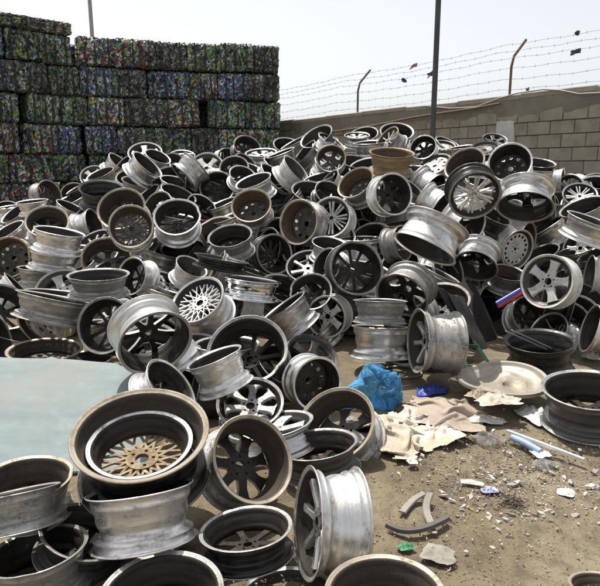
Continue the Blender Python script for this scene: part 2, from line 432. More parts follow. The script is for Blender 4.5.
# ------------------------------------------------------------------ the rims of the photograph
# u | v | semi axis | minor/major | lean of the opening (deg, 90 = up) | Back or Front seen | face | finish | radius m | half width | label
RIMS = '''
5|208|12|.6|100|B|x|L|.2|.45|small pale rim at the far left edge below the can bales
14|213|15|.3|125|B|x|L|.215|.5|bright rim barrel tipped back beside the far left pale rim
50|194|14.5|.75|20|B|x|T|.21|.5|brown hollow rim leaning right, alone below the blue and red cans
74|193|13|.8|95|B|x|T|.2|.45|tan hollow rim tucked behind the big black rim
72|207|16|.25|62|B|t|S|.21|.5|silver rim barrel slanting under the tan hollow rim
102|188|23|.38|88|B|h|K|.27|.42|big black rim lying open upward on the upper left slope
94|176|14|.75|100|F|5|W|.24|.4|pale spoked rim face peeping up behind the big black rim
120|162|13|.35|48|B|t|L|.215|.6|pale rim barrel with narrow dark mouth above the big black rim
145|152|17|.6|95|F|5|L|.25|.45|pale spoked rim ring crowning the left end of the pile
148|164|18|.3|48|B|x|S|.235|.5|silver barrel leaning right just under the left crown ring
170|163|14|.7|110|B|x|T|.21|.5|dark brown hollow rim behind the slanting silver barrel
182|155|13|.4|90|B|t|S|.225|.4|thin rim ring barely showing at the skyline of the pile near the bales
184|178|18|.2|222|F|x|S|.225|.5|ribbed silver barrel slanting steeply on the upper left ridge
131|177|15|.55|95|B|x|G|.215|.4|dark ring with pale lip behind the tan barrel on the upper left
138|181|16|.3|80|B|5|T|.21|.55|tan barrel with dark upper flange on the upper left slope
168|179|18|.7|110|B|x|D|.235|.45|dark hollow ring behind the white barrel on the upper left ridge
176|181|16|.3|75|B|t|L|0.195|.5|white barrel nested before the dark hollow ring
179|193|19|.35|65|B|x|L|.225|.5|white barrel with double flange below the nested white barrel
177|216|24|.75|95|B|x|S|.25|.45|large ring with finned dark spokes above the downward facing silver rim
157|207|18|.7|140|B|t|P|0.19|.4|small dark mouth squeezed between two large rings
121|208|24.5|.8|115|B|t|T|.245|.5|wide tan hollow ring cradling the studded dark rim
131|226|22.5|.95|100|B|m|T|.22|.35|dark rim facing out with a crescent of bright studs
47|221|21|.75|95|B|t|T|.225|.45|tan lipped hollow rim above the leaning stack of three silver barrels
60|231|25|.16|78|B|x|S|.235|.42|topmost silver barrel of the leaning stack of three
54|250|24|.12|79|B|x|S|.23|.42|middle silver barrel of the leaning stack of three
41|268|22|.12|83|B|t|G|.225|.42|lowest grey barrel of the leaning stack of three
9|257|21|.93|160|B|h|R|.225|.45|rusty rim with round holes at the left edge facing out
7|230|18|.25|120|B|t|L|0.2|.5|white rim barrel at left edge above the rusty holed rim
95|225|17|.45|15|B|x|S|0.19|.55|silver ribbed barrel turned right beside the wide tan ring
106|257|25|.82|100|B|6|T|.24|.42|dark dusty rim with pale hub left of the sideways silver rim
131|276|19.5|.7|165|B|t|L|.175|.55|silver rim lying sideways with its dark mouth to the left
163|252|21|.12|73|B|x|S|.22|.55|smooth silver barrel tilted right above the lattice spoked rim
183|249|22|.4|-85|B|5|S|.23|.5|silver rim tipped down showing dark spokes underneath
98|274|31|.2|90|B|t|G|.23|.34|grey rim lying flat with a full pale upper ring on the left
63|290|27|.8|100|F|5|W|.245|.4|cream rim with broad spokes half under the flat grey rim
55|297|37|.07|74|B|x|G|.268|.33|wide grey barrel on edge slanting down beside the cream spokes
3|306|28|.8|60|B|x|D|.23|.4|dark hollow rim with pale hub at the left edge
45|349|36|.33|88|B|h|T|.265|.25|shallow brown rim lying flat just above the blue sheet
86|358|26|.3|90|B|t|G|.19|.3|grey rim ring almost hidden behind the blue sheet
104|325|29|.9|160|B|x|P|.2|.4|dark round mouth left of the large bright barrel
-4|338|30|.5|10|B|t|S|.225|.4|silver flanged rim cut by the left edge above the blue sheet
156|344|39|.74|-62|B|t|L|.23|.42|large bright barrel tipped toward the viewer with dark broken spokes
192|266|17|.5|60|B|t|W|0.155|.6|small cream hub piece above the lattice spoked rim
197|299|29|.66|125|F|m|L|.215|.52|rim with fine lattice spokes and bright barrel at the centre left
206|166|18|.72|100|F|5|W|.25|.4|white rim with broad pointed spokes on the upper ridge
232|156|12|.6|80|B|x|S|.22|.4|small pale rim behind two dark mouths on the ridge
248|147|14.5|.75|60|B|x|D|.215|.45|dull dark rim standing against the right end of the can bales
234|167|15|.75|100|B|t|P|0.19|.4|black mouth beside the white pointed spokes
247|164|14|.5|45|B|x|P|0.19|.4|narrow black mouth right of the twin black mouth on the ridge
243|175|14|.65|70|B|t|L|0.175|.45|pale lipped small mouth over the white domed barrel
253|180|19|.3|110|B|x|L|.222|.5|white domed barrel above the golden rusty rim
277|178|21|.3|45|B|x|S|.24|.45|bluish silver barrel with broad dark flange on the ridge
279|153|17|.1|110|B|x|S|.235|.45|bluish boxy barrel seen side on at the ridge top
288|145|15|.5|80|B|t|L|.23|.5|white rim on the skyline left of the dull open rim
297|169|18|.3|42|B|x|W|.22|.5|cream barrel leaning right below the skyline white rim
251|205|20.5|.8|105|B|h|R|.22|.5|golden rusty rim with pale lug ring on the upper middle slope
217|187|18|.9|100|B|5|D|.225|.4|dark rim with broad spokes facing out above the bluish barrel
222|203|17|.16|112|B|x|S|.205|.5|bluish silver barrel under the dark broad spoked rim
316|136|18|.45|120|B|x|D|.245|.45|dull grey open rim tilted left on the skyline beside the wall
331|158|15|.9|95|B|5|T|.185|.4|dark rim showing tan lugs below the skyline
364|134|14.5|.5|100|B|x|G|.225|.4|dark open rim on the skyline below the bent fence post
371|142|18|.1|93|B|x|S|.235|.45|bluish silver barrel side on before the skyline dark rim
397|131|17|.5|85|B|x|L|.235|.55|white barrelled rim opening upward at the very top of the pile
356|161|17.5|.35|80|B|x|D|.22|.5|dull green grey rim beside the brown barrel
392|152|23|.22|86|B|h|B|.25|.48|brown rusty barrel standing upright near the top of the pile
355|182|20|.62|125|B|h|R|.215|.5|rust coated rim tilted left with pale hub below the green grey rim
312|191|20.5|.5|78|B|x|D|.225|.45|dark open ring lying above the white twin spoked rim
330|193|16|.7|60|B|t|P|0.175|.4|small dark mouth right of the dark open ring
329|180|13|.4|140|B|t|W|0.155|.45|pale broken barrel end below the tan lugged rim
394|194|21.5|.85|15|B|5|S|.22|.45|black mouthed rim with pale left flange at upper centre
427|157|14|.45|-32|B|x|L|.21|.55|white barrel with dark mouth turned right by the steel pole
449|144|14.5|.32|62|B|x|L|.23|.45|white domed rim end right of the steel pole
434|164|17.5|.52|112|F|h|T|.235|.3|tan dished rim between the white barrel and the open tan ring
464|163|21|.66|120|B|x|T|.23|.5|wide open tan lipped rim above the many spoked face
485|148|14.5|.5|95|F|h|K|0.2|.35|black steel rim with round holes below the whitewashed patch
495|139|12.5|.45|80|F|5|P|0.175|.35|topmost small dark rim directly under the whitewashed patch
434|190|17|.45|-32|B|x|S|.215|.6|silver barrel with dark mouth facing right above the long bluish barrel
441|207|17|.32|-32|B|t|L|0.17|.6|bright barrel half behind the long bluish barrel
475|196|26.5|.85|-60|F|n|N|.235|.4|black rim face with many thin bright spokes
510|162|21.5|.9|98|B|h|S|.23|.5|large dark mouthed rim with pale hub plate at the upper right
525|208|28|.55|-90|B|5|S|.26|.42|silver rim tipped down with a wide black mouth at the upper right
563|181|13|.14|0|B|x|W|0.165|.5|small white barrel standing on edge against the block wall
559|198|16|.42|90|B|t|T|0.2|.4|greenish tan low rim right of the white barrel on edge
592|188|18|.7|100|B|x|L|.22|.45|pale rim at the upper right edge near the block wall
582|206|22.5|.36|112|B|x|G|.235|.45|grey rim with long dark mouth at the right edge
545|226|20|.16|125|B|x|S|.22|.5|smooth silver barrel slanting below the wide black mouth
593|220|26|.12|70|B|x|S|.255|.42|silver barrel with dark upper flange at the right edge
518|250|21|.66|-18|F|s|W|.215|.5|grey white disc face with a ring of small slots
575|250|19|.22|108|B|x|L|.22|.4|pale silver barrel behind the broad star spoked rim
589|275|20|.26|178|B|t|W|.2|.5|cream barrel with double flange at the right edge
546|281|27.5|.9|172|F|5|W|.225|.4|white rim with broad star spokes facing out on the right
470|229|21|.6|-32|B|t|L|.2|.6|brown mouthed rim with bright barrel behind the tipped white rim
475|267|23|.62|-102|B|5|L|.215|.5|bright barrel tipped down over a black mouth with broad spokes
424|250|34|.26|-114|B|6|S|.25|.46|long bluish silver barrel tipped over a dark mouth at centre right
401|298|28|.76|235|B|5|G|.22|.5|dark rim with pale triangular windows above the stacked pair
404|243|18|.5|10|B|x|T|.165|.5|tan barrel with mouth to the right under the long bluish barrel
397|206|20|.12|95|B|x|L|.225|.52|clean white barrel upright below the black mouthed rim
372|239|22.5|.75|108|B|x|D|.245|.4|dark finned ring behind the big round black rim
364|217|16|.8|170|B|t|G|0.175|.45|small dark mouth right of the white twin spoked rim
330|217|21.5|.9|142|F|w|W|.22|.48|white rim with paired thin spokes at the centre of the pile
298|222|23|.82|168|B|h|R|.225|.45|heavily rusted rim facing left of the white twin spoked rim
330|243|18.5|.36|80|B|x|L|.18|.5|bright barrel below the white twin spoked rim
326|266|19|.7|160|B|t|G|0.18|.4|pale ring left of the big round black rim
357|268|28|.95|25|B|x|D|.235|.42|big round black rim with pale lip at the centre
305|272|17|.4|110|B|t|L|0.165|.45|small silver barrel end above the white specked mouth
311|291|21.5|.86|95|B|t|D|.19|.42|dark mouth with a row of white specks inside
275|254|20.5|.88|10|B|x|D|.2|.4|dark hollow ring around a silver barrel right of centre left
265|256|19|.4|110|B|x|G|.2|.5|silver barrel with black flange sitting in the dark hollow ring
230|235|22.5|.5|100|B|h|G|.215|.46|grey rim with black mouth standing over the black edge
214|229|22|.5|115|B|t|T|.235|.35|pale tan ring behind the grey black mouthed rim
222|258|28|.08|78|B|x|K|.24|.2|black rim seen edge on above the chrome barrel
252|279|29.5|.09|82|B|x|C|.23|.33|polished chrome barrel reflecting its neighbours
278|308|18|.85|90|F|5|L|.2|.4|bright star spokes under the slanting grey barrel
232|304|19|.6|175|B|t|W|0.15|.7|small cream barrel with dark mouth below the chrome barrel
283|306|26|.14|125|B|x|S|.215|.55|long silver grey barrel slanting up to the right
326|317|21.5|.9|200|F|5|W|.2|.45|cream rim with broad spokes left of the stacked pair
320|329|16|.14|132|B|x|S|.155|.6|small blue grey barrel leaning on the cream broad spokes
313|355|27.5|.7|60|F|5|K|.195|.35|black spoked rim behind the light barrel with dark disc
380|300|27|.06|90|B|x|G|.2|.42|upper barrel of the straight stack of two above the blue bag
381|326|29.5|.06|90|B|x|S|.219|.54|lower barrel of the straight stack of two above the blue bag
402|371|20|.3|90|B|t|T|.165|.5|tan stained rim on the ground under the stacked pair
417|341|32.5|.34|180|F|t|G|.225|.62|grey wheel standing on edge left of the black panel
247|349|40.5|.86|105|B|x|P|.264|.42|large black rim with thin dark spokes at the centre left
214|356|29|.2|110|B|t|L|.166|.6|pale barrel leaning before the large black rim
250|402|34|.76|95|F|6|G|.195|.4|dark grey rim with rounded spokes facing up
318|384|27.5|.86|-20|B|h|L|.172|.5|light barrel with dark disc left of the blue bag
172|386|33|.5|35|B|t|S|.175|.4|silver rim tilted right behind the largest nested rim
270|424|44|.28|100|F|5|L|.236|.3|pale broken rim arc below the dark grey rounded spokes
489|315|19|.82|200|B|x|K|.2|.5|black hollow rim by the red and blue tube
531|315|21|.8|35|B|t|G|.195|.5|grey hollow rim with hub ring under the star spoked rim
568|318|21.5|.8|72|B|t|G|.2|.5|grey hollow rim right of the hub ring rim
589|328|25|.3|168|B|x|S|.2|.5|silver barrel turned left at the right edge
540|340|34.5|.36|92|B|h|K|.25|.45|black rim lying on the ground with loose strips inside
590|388|46|.43|92|B|t|D|.265|.42|dark grey rim standing open upward on the dirt at right
140|431|68.5|.66|94|B|-|Q|.285|.42|largest black rim holding a second rim inside it
140|442|52.5|.62|94|B|m|V|.219|.3|lattice spoked rim nested inside the largest black rim
254|458|45.5|.84|28|B|6|U|.2|.48|brown dusted rim facing right beside the nested pair
140|488|53|.14|92|B|x|S|.205|.5|shiny silver barrel below the nested pair of rims
335|423|41.5|.82|128|B|6|T|.226|.45|rim with white scraps inside leaning by the dirt
318|443|40|.38|98|B|t|D|.196|.35|grey rim lying flat under the rim with white scraps
307|522|55|.26|180|F|t|S|.205|.46|bright wheel standing on edge in front of the dirt
385|592|61|.62|92|B|h|T|.185|.4|tan ringed rim cut by the bottom edge beside the upright wheel
288|598|52|.6|92|B|t|S|0.185|.4|silver rim top just showing at the bottom edge
160|594|63|.68|95|B|t|P|.215|.4|dark deep rim cut by the bottom edge
28|476|43.5|.48|88|B|t|T|0.172|.45|tan lipped deep rim at the left edge below the blue sheet
12|492|46|.05|90|B|x|G|0.175|.4|weathered grey barrel in front of the tan lipped deep rim
36|549|50|.42|95|B|t|G|0.185|.4|grey rim lying flat in the lower left corner
200|352|33|.6|80|B|x|P|.215|.45|black rim in the gap between the large bright barrel and large black rim
148|345|32|.7|100|B|t|P|.212|.4|black rim directly behind the large bright barrel
286|364|30|.6|60|B|x|D|.2|.45|dark rim filling the gap left of the light barrel with dark disc
352|300|30|.6|80|B|x|P|.265|.45|black rim in the gap left of the stacked pair
440|300|30|.6|100|B|x|P|.25|.4|black rim buried behind the upright grey wheel
246|527|47|.45|95|B|t|P|.183|.3|dark rim lying in shade below the brown dusted rim
86|530|45|.6|70|B|t|D|0.175|.35|dark rim squeezed between the shiny barrel and the left corner
604|586|33|.4|95|B|t|T|.118|.3|small tan rim edge in the lower right corner
'''
ROWS = []
for ln in RIMS.strip().splitlines():
    p = ln.split('|')
    ROWS.append(dict(u=float(p[0]), v=float(p[1]), a=float(p[2]), q=float(p[3]), phi=float(p[4]), back=p[5] == 'B', face=p[6], fin=p[7], R=float(p[8]), hw=float(p[9]), label=p[10]))


def frame(r, R):
    """opening centre, outward normal and body centre of a rim of radius R that shows at its size in the photograph"""
    z = FPX * R / r['a']
    P = at(r['u'], r['v'], z)
    ray = (P - CAM).normalized()
    x = ray.cross(Vector((0, 0, 1))).normalized()
    y = x.cross(ray)
    s = math.sqrt(max(0, 1 - r['q'] ** 2))
    n = (-ray) * r['q'] + (x * math.cos(rad(r['phi'])) + y * math.sin(rad(r['phi']))) * s
    return P, n, P - n * (r['hw'] * R)


# let the rims settle: slide each a little along its line of sight until barrels stop cutting each other and the ground
RINGS = [(-1, 1.0), (-.5, .9), (0, .84), (.5, .85), (1, 1.0)]
TH = np.linspace(0, TAU, 28, endpoint=False)


def sample(c, n, R, hw):
    t = n.orthogonal().normalized(); b = n.cross(t)
    t, b, nn, c = np.array(t), np.array(b), np.array(n), np.array(c)
    ring = np.cos(TH)[:, None] * t + np.sin(TH)[:, None] * b
    return np.concatenate([c + nn * (z * hw * R) + ring * (r * R) for z, r in RINGS])


def pen(pts, c, n, R, hw):
    d = pts - np.array(c)
    z = d @ np.array(n)
    rho = np.sqrt(np.maximum((d * d).sum(1) - z * z, 0))
    p = np.minimum(np.minimum(rho - .80 * R, .97 * R - rho), hw * R - np.abs(z))
    return np.maximum(p, 0).sum()


state = [(frame(r, r['R']), r['R']) for r in ROWS]
pts = [sample(s[0][2], s[0][1], s[1], r['hw']) for s, r in zip(state, ROWS)]
for it in range(10):
    for i, r in enumerate(ROWS):
        (P, n, c), R = state[i]
        near = [j for j in range(len(ROWS)) if j != i and (state[j][0][2] - c).length < R + state[j][1] + .12]
        best = None
        for f in (1.0, .985, 1.015, .96, 1.04):
            R2 = R * f
            if abs(math.log(R2 / r['R'])) > (.11 if r['v'] < 400 else .03):
                continue
            fr = frame(r, R2)
            pp = sample(fr[2], fr[1], R2, r['hw'])
            cost = sum(pen(pts[j], fr[2], fr[1], R2, r['hw']) + pen(pp, state[j][0][2], state[j][0][1], state[j][1], ROWS[j]['hw']) for j in near)
            cost += np.maximum(-pp[:, 2], 0).sum() * 2 + 6 * math.log(R2 / r['R']) ** 2
            if best is None or cost < best[0] - 1e-9:
                best = (cost, fr, R2, pp)
        state[i] = (best[1], best[2]); pts[i] = best[3]

rng = random.Random(3)


def place_rim(c, n, R, hw, back, face, fin, label, group, rng):
    axis = -n if back else n
    q = axis.to_track_quat('Z', 'Y')
    root = empty('wheel_rim', c)
    root.rotation_mode = 'QUATERNION'
    root.rotation_quaternion = q @ Matrix.Rotation(rng.uniform(0, TAU), 3, 'Z').to_quaternion()
    root.scale = (R, R, R * hw)
    tag(root, label, 'wheel rim', group)
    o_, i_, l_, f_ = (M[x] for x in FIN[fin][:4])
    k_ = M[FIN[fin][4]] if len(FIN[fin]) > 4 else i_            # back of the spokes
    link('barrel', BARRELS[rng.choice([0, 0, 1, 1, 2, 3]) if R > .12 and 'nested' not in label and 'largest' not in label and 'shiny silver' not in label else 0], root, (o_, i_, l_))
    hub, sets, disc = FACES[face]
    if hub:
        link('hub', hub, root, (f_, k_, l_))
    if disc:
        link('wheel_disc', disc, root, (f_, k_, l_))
    for me, angs in sets:
        for a in angs:
            s = link('spoke', me, root, (f_, k_, l_))
            s.rotation_euler = (0, 0, a)
    return root


# ------------------------------------------------------------------ ground, added mound under the pile
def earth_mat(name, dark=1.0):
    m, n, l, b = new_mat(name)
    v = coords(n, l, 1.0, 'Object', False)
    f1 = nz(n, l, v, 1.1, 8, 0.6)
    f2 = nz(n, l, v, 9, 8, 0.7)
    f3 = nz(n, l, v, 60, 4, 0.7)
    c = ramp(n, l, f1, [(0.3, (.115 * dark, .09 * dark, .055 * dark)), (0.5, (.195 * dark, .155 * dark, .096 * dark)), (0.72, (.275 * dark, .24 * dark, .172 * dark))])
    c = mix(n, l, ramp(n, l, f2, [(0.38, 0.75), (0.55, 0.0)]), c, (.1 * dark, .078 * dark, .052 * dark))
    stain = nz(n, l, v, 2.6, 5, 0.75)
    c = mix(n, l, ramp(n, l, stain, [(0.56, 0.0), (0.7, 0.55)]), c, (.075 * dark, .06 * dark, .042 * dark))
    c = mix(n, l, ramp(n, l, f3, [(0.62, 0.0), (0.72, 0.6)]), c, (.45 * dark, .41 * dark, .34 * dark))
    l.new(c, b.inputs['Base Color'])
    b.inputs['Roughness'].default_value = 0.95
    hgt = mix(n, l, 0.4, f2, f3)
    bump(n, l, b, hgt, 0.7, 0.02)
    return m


EARTH_M = earth_mat('trodden_earth')
bm = bmesh.new()
# fine near sheet inside a coarse one that reaches the horizon
xs = [-600, -120, -30, -12] + [-8 + 0.1 * k for k in range(161)] + [12, 30, 120, 600]
ys = [-200, -30, -6, 0] + [0.8 + 0.08 * k for k in range(101)] + [11, 14, 20, 40, 120, 600]
grid = []
for y in ys:
    row = []
    for x in xs:
        z = 0.0
        if abs(x) < 8.01 and .7 < y < 9:
            z = .022 * noise.noise((x * 2.2, y * 2.2, 0)) + .012 * noise.noise((x * 7, y * 7, 3)) + .006 * noise.noise((x * 17, y * 17, 5)) - .012
        row.append(bm.verts.new((x, y, z)))
    grid.append(row)
for A, B in zip(grid, grid[1:]):
    for k in range(len(xs) - 1):
        bm.faces.new((A[k], A[k + 1], B[k + 1], B[k]))
g = link('ground', mesh_of(bm, 'ground', [EARTH_M], 180))
tag(g, 'trodden brown earth of the scrap yard', None, None, 'structure')

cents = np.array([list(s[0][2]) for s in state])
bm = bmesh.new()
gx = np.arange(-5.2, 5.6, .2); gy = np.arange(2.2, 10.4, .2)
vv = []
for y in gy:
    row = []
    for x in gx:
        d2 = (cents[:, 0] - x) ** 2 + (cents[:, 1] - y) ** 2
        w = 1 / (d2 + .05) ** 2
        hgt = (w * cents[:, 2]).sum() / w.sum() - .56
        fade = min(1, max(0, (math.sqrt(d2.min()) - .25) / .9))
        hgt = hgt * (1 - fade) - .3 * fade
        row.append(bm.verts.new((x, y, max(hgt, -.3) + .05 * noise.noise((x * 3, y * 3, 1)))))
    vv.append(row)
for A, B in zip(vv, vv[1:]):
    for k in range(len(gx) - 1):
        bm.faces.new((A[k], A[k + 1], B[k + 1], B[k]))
md = link('mound', mesh_of(bm, 'mound', [earth_mat('gap_shade_earth', .16)], 180))  # added mound stops light leaking through; shade of the gaps is in its colour
tag(md, 'added mound under the rims, coloured dark for the shade in the gaps', None, None, 'structure')

# ------------------------------------------------------------------ rims
for (fr, R), r in zip(state, ROWS):
    place_rim(fr[2], fr[1], R, r['hw'], r['back'], r['face'], r['fin'], r['label'], 'scrapped wheel rims in the pile', random.Random(r['label']))


# buried layer: rims that only show through the gaps
UV = np.array([[r['u'], r['v']] for r in ROWS]); ZZ = np.array([FPX * s[1] / r['a'] for s, r in zip(state, ROWS)])
TONE = {'S': 'silver', 'G': 'grey', 'D': 'dark', 'T': 'tan', 'P': 'black', 'L': 'bright', 'R': 'rusty'}
USED = set()
FILL = []
SKIP = {0, 1, 2, 3, 4, 5, 6, 7, 8, 9, 10, 11, 12, 15, 16, 17, 18, 19, 20, 21, 22, 23, 24, 25, 26, 27, 29, 30, 31, 32, 34, 35, 36, 37, 38, 39, 40, 43, 44, 45, 46, 47, 48, 49, 52, 54, 55, 58, 59, 60, 61, 63, 65, 66, 68, 69, 70, 71, 74, 75, 76, 82, 83, 84, 86, 87, 88, 89, 90, 93, 94, 95, 96, 98, 99, 100, 102, 104, 105, 106, 107, 108, 110, 111, 112, 113, 114, 115, 117, 118, 119, 120, 121, 122, 123, 124, 125, 127, 129, 130, 131, 132, 134, 137, 139, 142, 143, 144, 145, 146, 147, 148, 149, 150, 151, 152, 153, 158, 159, 160, 161, 168, 170, 171, 179, 180, 190, 191, 211}   # spots of the buried layer that nothing shows
SPOT = -1
SKX = [0, 60, 90, 145, 200, 250, 290, 320, 400, 450, 500, 540, 600]
SKY = [197, 187, 168, 143, 147, 139, 136, 126, 123, 136, 136, 152, 176]
for v in range(146, 470, 21):
    for u in range(4 if (v // 21) % 2 else 16, 606, 25):
        d2 = ((UV - (u, v)) ** 2).sum(1)
        if d2.min() > 32 ** 2 or (v > 350 and u > 335) or (v > 320 and u < 140) or (v > 395 and u < 215):
            continue
        if v < np.interp(u, SKX, SKY) + 14:
            continue
        w = 1 / (d2 + 60) ** 1.5
        z = max((w * ZZ).sum() / w.sum() + .27, ZZ[d2.argsort()[:5]].max() + .08)
        SPOT += 1
        rs = random.Random(SPOT * 7 + 1)
        c = at(u + rs.uniform(-8, 8), v + rs.uniform(-6, 6) + 6, z)
        if c.z < .12 or SPOT in SKIP:
            continue
        n = Vector((rs.gauss(0, .8), -1 + rs.gauss(0, .5), rs.gauss(.6, .5))).normalized()
        fin = rs.choice('SSSSGGDTPLLLR')
        for j in d2.argsort():
            lab = TONE[fin] + ' rim behind the ' + ROWS[int(j)]['label']
            if lab not in USED and len(lab.split()) <= 16:
                break
        USED.add(lab)
        o = place_rim(c, n, rs.uniform(.185, .23), rs.uniform(.4, .52), rs.random() < .8, rs.choice('xtt5h'), fin, lab, 'half buried rims of the pile', rs)
        FILL.append((SPOT, o))

# rims that fill the gaps between the larger ones
GAPROWS = '''
357|135|12.9|0.25|90|F|6|S|0.191|0.45
158|156|13.4|0.40|68|B|h|L|0.198|0.43
304|152|15.7|0.25|138|B|h|G|0.212|0.45
386|139|16.0|0.40|137|F|x|T|0.203|0.45
423|147|13.5|0.85|115|B|6|L|0.186|0.43
261|152|16.2|0.25|94|F|6|L|0.233|0.53
70|199|14.8|0.25|111|B|6|S|0.218|0.45
32|201|15.4|0.12|96|B|x|L|0.200|0.43
508|272|19.0|0.40|78|B|w|T|0.185|0.50
8|207|13.2|0.12|97|F|6|L|0.213|0.52
580|194|16.5|0.70|85|F|w|S|0.198|0.47
38|333|25.7|0.40|222|F|h|S|0.198|0.45
441|273|20.7|0.12|65|B|x|S|0.186|0.49
285|288|24.4|0.55|69|B|h|D|0.230|0.48
100|173|14.6|0.25|113|B|x|G|0.226|0.49
287|200|17.7|0.12|133|B|t|S|0.206|0.45
360|238|20.6|0.12|92|F|w|S|0.207|0.54
541|253|18.6|0.40|118|B|t|P|0.197|0.51
461|147|12.3|0.12|98|B|w|L|0.186|0.44
537|169|17.0|0.12|87|B|h|S|0.198|0.55
190|249|19.1|0.12|141|B|w|P|0.201|0.46
202|207|16.3|0.70|53|B|6|L|0.196|0.46
105|313|27.3|0.25|118|F|x|S|0.213|0.52
164|291|20.2|0.12|71|F|t|L|0.185|0.53
145|196|17.6|0.25|132|B|6|L|0.227|0.53
21|289|22.6|0.12|37|B|6|L|0.210|0.45
586|293|21.5|0.40|64|B|t|G|0.208|0.51
228|160|12.2|0.85|19|B|t|S|0.192|0.45
492|213|21.9|0.25|63|B|w|P|0.226|0.47
118|263|23.9|0.25|102|B|5|L|0.229|0.50
594|253|18.1|0.25|122|B|t|L|0.199|0.55
332|141|15.4|0.25|59|F|x|S|0.206|0.43
400|223|19.2|0.12|98|B|x|S|0.203|0.47
554|209|17.8|0.12|6|F|6|D|0.204|0.53
366|165|18.0|0.40|102|B|w|L|0.220|0.54
253|271|20.6|0.12|71|B|h|T|0.197|0.50
413|188|15.3|0.25|50|B|x|S|0.187|0.42
294|142|15.2|0.12|117|B|6|G|0.224|0.52
54|292|28.1|0.12|81|B|m|D|0.229|0.43
367|267|23.4|0.25|78|B|t|S|0.213|0.51
51|221|18.1|0.40|77|B|h|L|0.198|0.51
445|182|16.8|0.12|109|B|t|L|0.210|0.50
215|269|21.4|0.12|151|B|x|T|0.194|0.53
319|177|16.5|0.25|104|B|w|S|0.198|0.51
217|179|16.8|0.25|70|B|t|S|0.219|0.53
91|242|21.1|0.40|120|F|x|L|0.225|0.47
122|164|12.5|0.25|135|B|6|S|0.204|0.54
169|282|21.4|0.40|65|F|t|L|0.205|0.42
268|248|20.9|0.55|172|B|6|P|0.216|0.45
485|183|19.8|0.25|76|B|6|S|0.207|0.52
547|332|22.6|0.70|146|B|m|S|0.187|0.47
233|215|20.7|0.12|111|F|5|L|0.231|0.53
528|241|19.3|0.40|-7|B|5|T|0.206|0.51
396|192|17.6|0.55|70|B|h|S|0.187|0.43
77|271|19.9|0.12|122|F|6|L|0.189|0.51
227|343|32.9|0.25|89|B|5|L|0.221|0.46
79|213|15.5|0.12|132|B|6|G|0.201|0.54
15|334|25.0|0.25|70|B|t|S|0.200|0.50
278|166|16.3|0.25|58|B|m|L|0.221|0.43
334|234|21.9|0.70|79|B|x|S|0.224|0.55
330|163|16.0|0.40|71|F|w|L|0.200|0.43
443|145|12.7|0.40|84|F|h|G|0.198|0.47
579|247|16.8|0.85|139|F|5|L|0.197|0.43
317|290|20.4|0.25|41|B|x|L|0.186|0.45
179|216|22.0|0.12|79|B|w|L|0.229|0.54
339|217|17.7|0.85|100|B|6|P|0.188|0.53
332|194|19.1|0.40|90|B|x|G|0.214|0.49
545|296|24.2|0.12|172|B|x|P|0.210|0.52
162|341|31.4|0.12|121|F|x|S|0.206|0.52
538|162|17.8|0.25|81|B|5|D|0.211|0.49
399|264|20.9|0.70|116|B|t|S|0.193|0.49
181|181|18.0|0.25|177|F|x|P|0.229|0.46
502|159|17.6|0.25|109|F|t|L|0.206|0.48
491|306|21.4|0.55|3|B|6|L|0.210|0.45
601|184|17.5|0.25|88|B|5|P|0.218|0.53
484|160|15.4|0.12|111|B|5|G|0.203|0.43
77|188|12.3|0.12|118|B|h|D|0.186|0.48
271|187|17.8|0.12|97|B|6|P|0.215|0.48
23|263|19.5|0.40|135|B|m|L|0.210|0.50
194|391|31.5|0.12|167|B|t|D|0.197|0.54
182|155|13.4|0.12|94|B|m|S|0.226|0.51
250|167|15.0|0.25|70|B|t|S|0.203|0.46
413|169|15.8|0.25|91|F|t|P|0.206|0.49
'''
GAPS = []
for ln in GAPROWS.strip().splitlines():
    p = ln.split('|')
    r = dict(u=float(p[0]), v=float(p[1]), a=float(p[2]), q=float(p[3]), phi=float(p[4]), back=p[5] == 'B', face=p[6], fin=p[7], R=float(p[8]), hw=float(p[9]))
    for j in ((UV - (r['u'], r['v'])) ** 2).sum(1).argsort():
        lab = TONE[r['fin']] + ' rim tucked by the ' + ROWS[int(j)]['label']
        if lab not in USED and len(lab.split()) <= 16:
            break
    USED.add(lab)
    fr = frame(r, r['R'])
    GAPS.append(place_rim(fr[2], fr[1], r['R'], r['hw'], r['back'], r['face'], r['fin'], lab, 'rims filling the gaps of the pile', random.Random(lab)))

# ------------------------------------------------------------------ more materials
def blotch(name, cols, scale, rough=0.8, bumps=0.5, dist=0.01, sharp=False, metallic=0.0):
    m, n, l, b = new_mat(name)
    v = coords(n, l)
    f = nz(n, l, v, scale, 7, 0.68)
    k = len(cols)
    l.new(ramp(n, l, f, [(0.3 + 0.4 * i / max(1, k - 1), c) for i, c in enumerate(cols)], 'CONSTANT' if sharp else 'LINEAR'), b.inputs['Base Color'])
    b.inputs['Roughness'].default_value = rough
    b.inputs['Metallic'].default_value = metallic
    bump(n, l, b, nz(n, l, v, scale * 6, 5, .7), bumps, dist)
    return m


